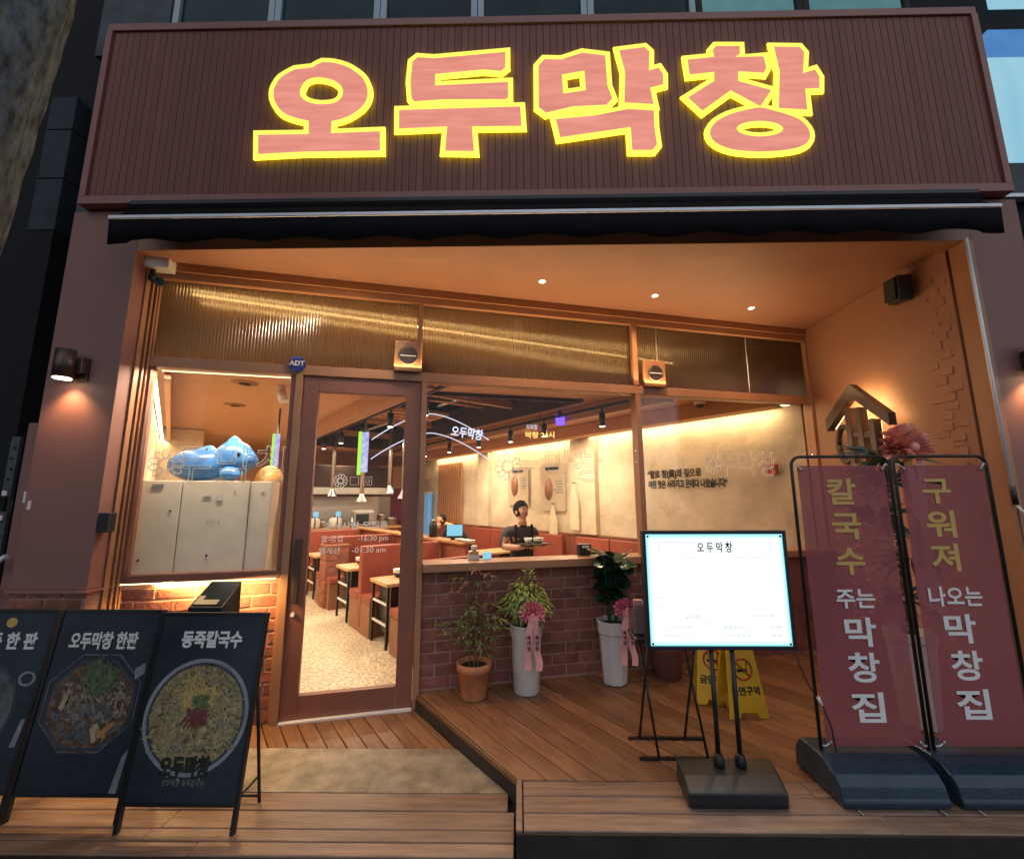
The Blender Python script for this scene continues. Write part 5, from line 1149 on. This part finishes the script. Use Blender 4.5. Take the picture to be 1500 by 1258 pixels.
# ------------------------------------------------------------------ potted plants
def leaf(mb, p, d, up, L, W, mi=0, bend=.25):
    d = Vector(d).normalized(); up = Vector(up); s = d.cross(up)
    if s.length < 1e-3: s = d.cross(Vector((1, 0, 0)))
    s.normalize(); u = s.cross(d); p = Vector(p)
    a = p+d*L*.45+s*W-u*L*.02; b = p+d*L*.45-s*W-u*L*.02; m = p+d*L*.5+u*L*.05; t = p+d*L-u*L*bend
    mb.add([p, a, m, b, t], [(0, 1, 2), (0, 2, 3), (1, 4, 2), (2, 4, 3)], mi)
def bow(parent, c, s=1.0, n=9, tails=2, length=.34, words=None, yaw=0, mat=None):
    """gathered bow: pleated fans of ribbon spread round a knot, in three layers"""
    e = Matrix.Translation(c) @ Matrix.Rotation(yaw, 4, 'Z'); mb = MB()
    for layer, (rad, a0, a1, y0) in enumerate(((.088, -.5, 3.64, .0), (.066, -.9, 4.0, -.022), (.044, -1.6, 4.7, -.044))):
        m = int((a1-a0)*6); vs = []
        for j in range(m+1):
            a = a0+(a1-a0)*j/m+random.uniform(-.05, .05); zig = (1 if j % 2 else -1)
            for k, f in enumerate((.10, .45, .8, 1.0)):
                r = rad*s*f*(1+random.uniform(-.10, .14)*f); y = (y0-.025*f*f+zig*.012*(.4+f)-.010*random.random()*f)*s
                vs.append((r*math.cos(a), y, r*math.sin(a)*.95))
        mb.add(vs, [(4*j+q, 4*j+q+1, 4*j+q+5, 4*j+q+4) for j in range(m) for q in range(3)], 0, e, False)
    mb.sphere((0, -.06*s, 0), (.016*s, .014*s, .018*s), 0, e, 10, 7)
    mb.build('bow', mat or ribbon, parent)
    for k in range(tails):
        mb = MB(); vs = []; w = .022*s; x0 = (k-.5*(tails-1))*.055*s
        for j in range(15):
            f = j/14; x = x0*(.4+1.1*f)+.006*math.sin(j*1.1+k); y = -.06*s-.012*math.sin(f*6+k)-.01*f; vs += [(x-w, y, -f*length), (x+w, y-.004, -f*length)]
        mb.add(vs, [(2*j, 2*j+1, 2*j+3, 2*j+2) for j in range(14)], 0, e, True); o = mb.build('ribbon_tail', ribbonp, parent)
        if words:
            q = words[k % len(words)]
            text('\n'.join(q), .030*s, ink, o, tuple(e @ Vector((x0*1.0, -.082*s, -length*.5))), rz=yaw, lines=1.15, offset=.0006)
def stem(mb, pts, r): mb.tube(pts, r, 6, caps=False)
# 1 terracotta pot with nandina
p1 = thing('potted_plant', 'sparse reddish green nandina in a small terracotta pot', 'potted plant', (-.33, 3.34, D), 0, 'potted plants along the brick wall')
MB().lathe([(0, .0), (.082, .0), (.088, .01), (.112, .185), (.124, .187), (.127, .24), (.112, .24), (.106, .20), (0, .20)], 32, cap=False).build('pot', terra, p1)
MB().lathe([(0, .212), (.105, .208)], 20, cap=False).build('soil', soil, p1)
sm_ = MB(); lm = MB(); lr = MB()
random.seed(5)
def spray(base, d, L, n, mbL, ll=.045):
    d = Vector(d).normalized(); base = Vector(base); pts = [base+d*L*f+Vector((0, 0, -.05*f*f)) for f in (0, .33, .66, 1)]
    stem(sm_, pts, .0022)
    for k in range(n):
        f = .15+.85*k/n; p = base+d*L*f+Vector((0, 0, -.05*f*f)); s = Vector((random.uniform(-1, 1), random.uniform(-1, 1), random.uniform(-.5, .25)))
        leaf(mbL, p, (d*.6+s).normalized(), (0, 0, 1), ll*random.uniform(.7, 1.25), ll*.16)
for (x, y, zt, lean) in ((-.035, .0, .88, -.02), (.02, .02, .84, .015), (.0, -.02, .62, .03), (.03, .0, .5, -.04)):
    stem(sm_, [(x, y, .2), (x+lean*.5, y, .2+(zt-.2)*.5), (x+lean, y, zt)], [.006, .005, .003])
    for q in range(7):
        f = .35+.65*q/6; z = .2+(zt-.2)*f; a = random.uniform(0, 6.28)
        for h in range(2):
            a += 2.1; hi = z > .60
            spray((x+lean*f, y, z), (math.cos(a), math.sin(a)*.6, random.uniform(-.1, .35)), random.uniform(.10, .20), 12 if hi else 6, lr if hi and random.random() < .8 else lm, .05)
for dz, dx in ((.52, -1), (.50, 1), (.46, -.6), (.55, .8)): spray((.0, 0, dz), (dx, -.3, .12), .25, 20, lm, .055)
sm_.build('stems', bark, p1); stuff(lm.build('foliage', leafg, p1)); stuff(lr.build('foliage', leafr, p1))
# 2 white tall pot with weeping leaves and bow
p2_ = thing('potted_plant', 'leafy yellow green plant with pink bow in a tall round white pot', 'potted plant', (.05, 3.44, D), 0, 'potted plants along the brick wall')
MB().lathe([(0, 0), (.092, 0), (.098, .008), (.112, .38), (.122, .40), (.122, .465), (.128, .475), (.112, .475), (.106, .43), (0, .43)], 36, cap=False).build('pot', cera, p2_)
MB().lathe([(0, .44), (.106, .435)], 20, cap=False).build('soil', soil, p2_)
s2 = MB(); l2 = MB()
for k in range(5): stem(s2, [(.02*math.cos(k*1.3), .02*math.sin(k*1.3), .43), (.05*math.cos(k*1.3), .04*math.sin(k*1.3), .58), (.10*math.cos(k*1.3), .08*math.sin(k*1.3), .70)], .005)
for k in range(620):
    a = random.uniform(0, 6.28); q = random.random()**.5; z = .60+.21*(1-q*q)*random.uniform(.35, 1)+random.uniform(-.05, .03); x = .175*q*math.cos(a); y = .13*q*math.sin(a)
    leaf(l2, (x, y, z), (math.cos(a)*.8+random.uniform(-.5, .5), math.sin(a)*.8+random.uniform(-.5, .5), -.55+random.uniform(-.3, .6)), (0, 0, 1), random.uniform(.04, .075), .012)
for k in range(26): leaf(l2, (.02+random.uniform(-.03, .03), random.uniform(-.03, .03), random.uniform(.78, .86)), (random.uniform(-1, 1), random.uniform(-1, 1), .6), (0, 0, 1), .05, .009)
for k in range(60): leaf(l2, (random.uniform(-.10, .12), random.uniform(-.08, .06), random.uniform(.48, .60)), (random.uniform(-1, 1), random.uniform(-1, .5), -.9), (0, 1, 0), .055, .009)
s2.build('stems', bark, p2_); stuff(l2.build('foliage', leafy, p2_))
bow(p2_, (.045, -.125, .575), 1.05, 14, 2, .36, ['축개업', '축번창'])
# 3 octagonal white pot with dark round leaves and bow
p3_ = thing('potted_plant', 'dark round leaved plant with pink bow in an octagonal white pot', 'potted plant', (.735, 3.60, D), 0, 'potted plants along the brick wall')
MB().lathe([(0, 0), (.088, 0), (.094, .008), (.118, .36), (.128, .37), (.132, .46), (.118, .46), (.112, .42), (0, .42)], 8, cap=False, smooth=False).build('pot', cera, p3_, rot=(0, 0, R(22)), bevel=.004)
MB().lathe([(0, .43), (.11, .425)], 20, cap=False).build('soil', soil, p3_)
s3 = MB(); lf = None
nl = 0; random.seed(21)
vs = []; fcs = []; nn = 12
for j in range(nn): a = 2*math.pi*j/nn; vs.append((.05*math.sin(a)*(1-.12*math.cos(a)), .058+.058*-math.cos(a), .010*abs(math.sin(a))+.012*math.cos(a)))
vs.append((0, .058, -.004)); o_ = MB().add(vs, [(j, (j+1) % nn, nn) for j in range(nn)], 0, None, True).build('leaf', leafd); lme = o_.data; bpy.data.objects.remove(o_)
for k in range(13):
    a = 2*math.pi*k/13+random.uniform(-.2, .2); q = random.uniform(.25, 1); h = random.uniform(.30, .52); e_ = Vector((.105*q*math.cos(a), .09*q*math.sin(a), .43+h)); b_ = Vector((.03*math.cos(a), .03*math.sin(a), .42))
    stem(s3, [b_, b_.lerp(e_, .5)+Vector((0, 0, .02)), e_], .006)
    for m in range(7):
        f = .38+.62*m/6; p = b_.lerp(e_, f)+Vector((0, 0, .02*math.sin(math.pi*f))); az = random.uniform(0, 360) if m < 6 else math.degrees(a)-90
        link('leaf', lme, p3_, tuple(p), (R(random.uniform(-5, 65)), R(random.uniform(-30, 30)), R(az))).scale = (random.uniform(.95, 1.35),)*3
s3.build('stems', leafd, p3_)
bow(p3_, (.07, -.135, .575), 1.0, 14, 2, .38, ['축개업', '축번창'])
# 4, 5 pots half hidden behind the menu board
p4_ = thing('potted_plant', 'dull pink clay pot mostly hidden behind the folding stand', 'potted plant', (1.18, 3.72, D), 0, 'potted plants along the brick wall')
MB().lathe([(0, 0), (.10, 0), (.135, .22), (.145, .225), (.148, .29), (.13, .29), (.12, .25), (0, .25)], 28, cap=False).build('pot', pinkpot, p4_)
l4 = MB()
for k in range(70): a = random.uniform(0, 6.28); leaf(l4, (random.uniform(-.06, .06), random.uniform(-.06, .06), .25), (math.cos(a), math.sin(a), random.uniform(.8, 3)), (0, 0, 1), random.uniform(.2, .42), .012, bend=.15)
stuff(l4.build('foliage', leafd, p4_))
p5_ = thing('potted_plant', 'slim white pot half hidden behind the yellow floor signs', 'potted plant', (1.72, 3.86, D), 0, 'potted plants along the brick wall')
MB().lathe([(0, 0), (.09, 0), (.115, .40), (.125, .45), (.11, .45), (.10, .41), (0, .41)], 28, cap=False).build('pot', cera, p5_)
l5 = MB()
for k in range(60): a = random.uniform(0, 6.28); leaf(l5, (random.uniform(-.05, .05), random.uniform(-.05, .05), .42), (math.cos(a), math.sin(a), random.uniform(1, 3)), (0, 0, 1), random.uniform(.2, .4), .02, bend=.2)
stuff(l5.build('foliage', leafd, p5_))
# 6 tall congratulation plant behind the banners
p6 = thing('flower_stand', 'tall spiky palm with pink bow and ribbons behind the banners', 'potted plant', (2.50, 2.97, D))
MB().lathe([(0, 0), (.092, 0), (.10, .01), (.125, .50), (.135, .51), (.135, .56), (.12, .56), (.115, .52), (0, .52)], 8, cap=False, smooth=False).build('pot', cera, p6, bevel=.004)
s6 = MB(); l6 = MB()
for k in range(3): stem(s6, [(.03*math.cos(k*2.1), .03*math.sin(k*2.1), .5), (.02, 0, 1.0), (.0+.03*math.cos(k*2.1), .02, 1.72)], .016)
s6.build('stems', bark, p6)
for c_, n_, L_ in (((-.02, -.02, 1.66), 46, .26), ((.05, .04, 1.50), 36, .26), ((-.08, .02, 1.25), 30, .25), ((.06, -.02, 1.0), 26, .24), ((0, 0, .75), 24, .22)):
    for k in range(n_):
        a = random.uniform(0, 6.28); leaf(l6, c_, (math.cos(a), math.sin(a)*.8, random.uniform(-.5, .9)), (0, 0, 1), random.uniform(.7, 1.15)*L_, .010, bend=.25)
stuff(l6.build('foliage', leafd, p6))
bl = MB(); random.seed(4)
for k in range(520):
    z = random.uniform(.60, 1.52); a = random.uniform(0, 6.28); q = random.uniform(.05, .20)*(1-.3*abs(z-1.0)); c_ = (-.17+q*math.cos(a), q*.6*math.sin(a), z)
    leaf(bl, c_, (random.uniform(-1, 1), random.uniform(-1, .4), random.uniform(-.6, 1)), (0, 0, 1), random.uniform(.02, .05), .016, bend=.1)
stuff(bl.build('blossom', blossom, p6))
bow(p6, (-.01, -.14, 1.715), 1.75, 9, 0, mat=pm('salmon bow ribbon', (.93, .40, .32), .5, var=.15, scale=9, bump=.05))
for k, (x, w, zb, mt) in enumerate(((-.02, .022, .72, ribbonp), (.045, .024, .55, ribbonp), (.0, .02, 1.0, yelprint))):
    vs = []
    for j in range(21): f = j/20; z = 1.70-(1.70-zb)*f; y = -.17-.02*math.sin(f*7+k)-.005*k; xx = x+.02*f+.012*math.sin(f*5+k*2); vs += [(xx-w, y, z), (xx+w, y-.006, z)]
    o = MB().add(vs, [(2*j, 2*j+1, 2*j+3, 2*j+2) for j in range(20)], 0, None, True).build('ribbon_tail', mt, p6)
    if k == 1: text('\n'.join('축개업'), .05, ink, o, (x+.012, -.205, 1.0), lines=1.3)

# ------------------------------------------------------------------ street tree, neighbours
tr = thing('street_tree', 'thick grey barked tree trunk at the upper left edge', 'tree', (-2.56, 1.30, -.2))
random.seed(9); vs = []; n = 26; kz = 46
for i in range(kz):
    z = 5.6*i/(kz-1); cx = .10+.10*z+.018*math.sin(z*1.7); r = .34-.012*z+.05*math.exp(-z*3)
    for j in range(n):
        a = 2*math.pi*j/n; rr = r*(1+.05*math.sin(3*a+z*1.3)+.035*math.sin(7*a-z*2.1)+random.uniform(-.022, .022))
        g = math.exp(-((z-3.36)/.075)**2)*math.exp(-((((a+.55+math.pi) % (2*math.pi))-math.pi)/.22)**2)
        vs.append((cx+(rr+.05*g)*math.cos(a), (rr+.05*g)*math.sin(a)*.9, z))
MB().add(vs, [(i*n+j, i*n+(j+1) % n, (i+1)*n+(j+1) % n, (i+1)*n+j) for i in range(kz-1) for j in range(n)], 0, None, True).build('trunk', barkm, tr)
MB().tube([(.45, -.1, 5.2), (.75, -.2, 5.7), (1.3, -.2, 6.3)], [.14, .10, .05], 12).build('branch', barkm, tr); MB().tube([(.35, .1, 5.3), (-.1, .4, 6.0), (-.5, .6, 6.8)], [.16, .11, .06], 12).build('branch', barkm, tr)

ub = thing('upper_facade', 'grey upper storey with a row of aluminium windows above the sign', 'building', (0, 3.2, 4.9))
bx('wall', concd, ub, -3.75, 3.9, .06, .4, -1.35, .5); bx('wall', concd, ub, -3.75, -3.12, .0, .4, .502, 3.0); bx('wall', nightwall, ub, 3.50, 3.9, .02, .4, .502, 3.0)
edges = [-3.10, -2.17, -1.215, -.34, .64, 1.60, 2.54, 3.48]
MB().box(-3.11, 3.5, .24, .3, .5, 3.0).build('wall', nightwall, ub)
for i in range(7):
    a, b = edges[i], edges[i+1]
    f = bx('window_frame', winframe if i < 5 else darkbase, ub, a, a+.055, .0, .07, .503, 2.9, .003); 
    bx('frame_post', winframe if i < 5 else darkbase, f, b-.06, b-.006, .0, .07, .503, 2.9, .003); bx('frame_rail', winframe if i < 5 else darkbase, f, a+.056, b-.061, .0, .07, .503, .56, .003)
    bx('pane', litwin if i >= 5 else winglass, f, a+.056, b-.061, .03, .04, .56, 2.9)
pierm = pm('dark grey pier', (.026, .030, .042), .85, var=.2, scale=4)
lb_ = thing('left_building', 'dark building with a grey pier beyond the gap on the left', 'building', (-6.4, 3.6, 0))
bx('wall', nightwall, lb_, -3, 2.1, .2, 1.1, -.2, 9)
for z0, z1 in ((3.85, 4.35), (4.36, 4.85), (4.86, 5.2)): bx('pier_block', pierm, lb_, 2.08, 2.32, -.2, .19, z0, z1, .006)
bx('pier_block', nightwall, lb_, 2.08, 2.32, -.2, .19, -.2, 3.84)
MATS_n = None
rb = thing('neighbour_shop', 'neighbouring shop with pale blue lit sign panels at the right edge', 'shop', (3.65, 3.2, 0))
bx('wall', nightwall, rb, .0, 6, .05, 3, -.2, 9)
MB().prism([(.34, 5.19), (6, 5.19), (6, 5.455), (.40, 5.455), (.34, 5.36)], -.02, .03, 0, Matrix.Rotation(R(90), 4, 'X')).build('sign_band', shopb, rb)
for z0, z1 in ((4.775, 5.185), (4.54, 4.77), (4.20, 4.535)): bx('sign_panel', shopw, rb, .2, 6, -.022, .03, z0, z1)
bx('lintel', concd, rb, .2, 6, -.02, .03, 3.89, 4.18); bx('light_strip', alu, rb, .0, 6, -.05, .02, 3.855, 3.885)
bx('sign_panel', shopw, rb, .52, 1.4, -.02, .03, 5.74, 6.2); bx('shutter_box', concd, rb, .2, 6, -.03, .04, 3.25, 3.42); MB().sphere((.48, -.06, 3.62), .07).build('teal_lamp', pm('teal lamp shell', (.05, .30, .30), .4), rb)

ut = thing('utility_cabinet', 'tall grey utility cabinet standing beside the left pillar', 'cabinet', (-3.33, 3.0, 0))
bx('case', pillarp, ut, -.20, .2, .0, .35, .0, 2.05, .01); bx('plinth', darkbase, ut, -.21, .21, -.01, .36, -.19, -.002); bx('latch', whitep, ut, -.13, -.10, -.012, -.001, 1.48, 1.56)
pp = thing('perforated_post', 'perforated metal strip posts with holes beside the utility cabinet', 'post', (-3.60, 3.0, 0))
for z0, z1 in ((1.52, 1.95), (.86, 1.42)):
    o = bx('strip', concd, pp, -.035, .03, .0, .03, z0, z1, .006); k = 0; z = z0+.05
    while z < z1-.03:
        MB().lathe([(0, 0), (.010, 0), (.010, .003), (0, .003)], 10, cap=False).build('hole', black, o, (.005*(-1)**k, -.001, z), (R(90), 0, 0)); z += .075; k += 1
for z in (1.55, 1.38, 1.27, 1.13, 1.0): bx('clip', cera, pp, -.02, .015, -.012, -.002, z-.02, z+.015, .003)
bx('mast', black, pp, -.02, .02, .032, .06, -.2, 1.95)
rk = thing('metal_bracket', 'pale diagonal metal bracket low at the left edge', 'bracket', (-3.5, 2.93, 0))
MB().tube([(-.22, 0, .93), (.06, 0, 1.13)], .016, 8).build('diagonal_bar', alu, rk); MB().tube([(-.25, 0, .885), (.04, 0, .895)], .014, 8).build('cross_bar', alu, rk); MB().tube([(-.25, 0, .70), (.06, 0, .70), (.075, 0, .67)], .010, 8).build('hook_bar', alu, rk); MB().tube([(-.2, .02, -.2), (-.2, .02, .95)], .014, 8).build('upright', alu, rk)

pc = thing('power_cord', 'thin dark power cord hanging from the lit menu board to the banner base', 'cord', (1.42, 2.40, D))
MB().tube([(0, 0, .66), (.02, .0, .55), (.05, -.01, .46), (.10, -.02, .38), (.13, -.03, .27), (.15, -.02, .10), (.13, .05, .006)], .0035, 6).build('cable', blackp, pc); MB().tube([(.085, -.017, .41), (.10, -.02, .37)], .008, 6).build('inline_switch', cera, pc)

# ------------------------------------------------------------------ bring the plan to metres
done = set()
for o in C.objects:
    if o.type in ('MESH', 'EMPTY'):
        o.location = o.location*S
        if o.type == 'MESH' and o.data.name not in done:
            done.add(o.data.name); o.data.transform(Matrix.Scale(S, 4))
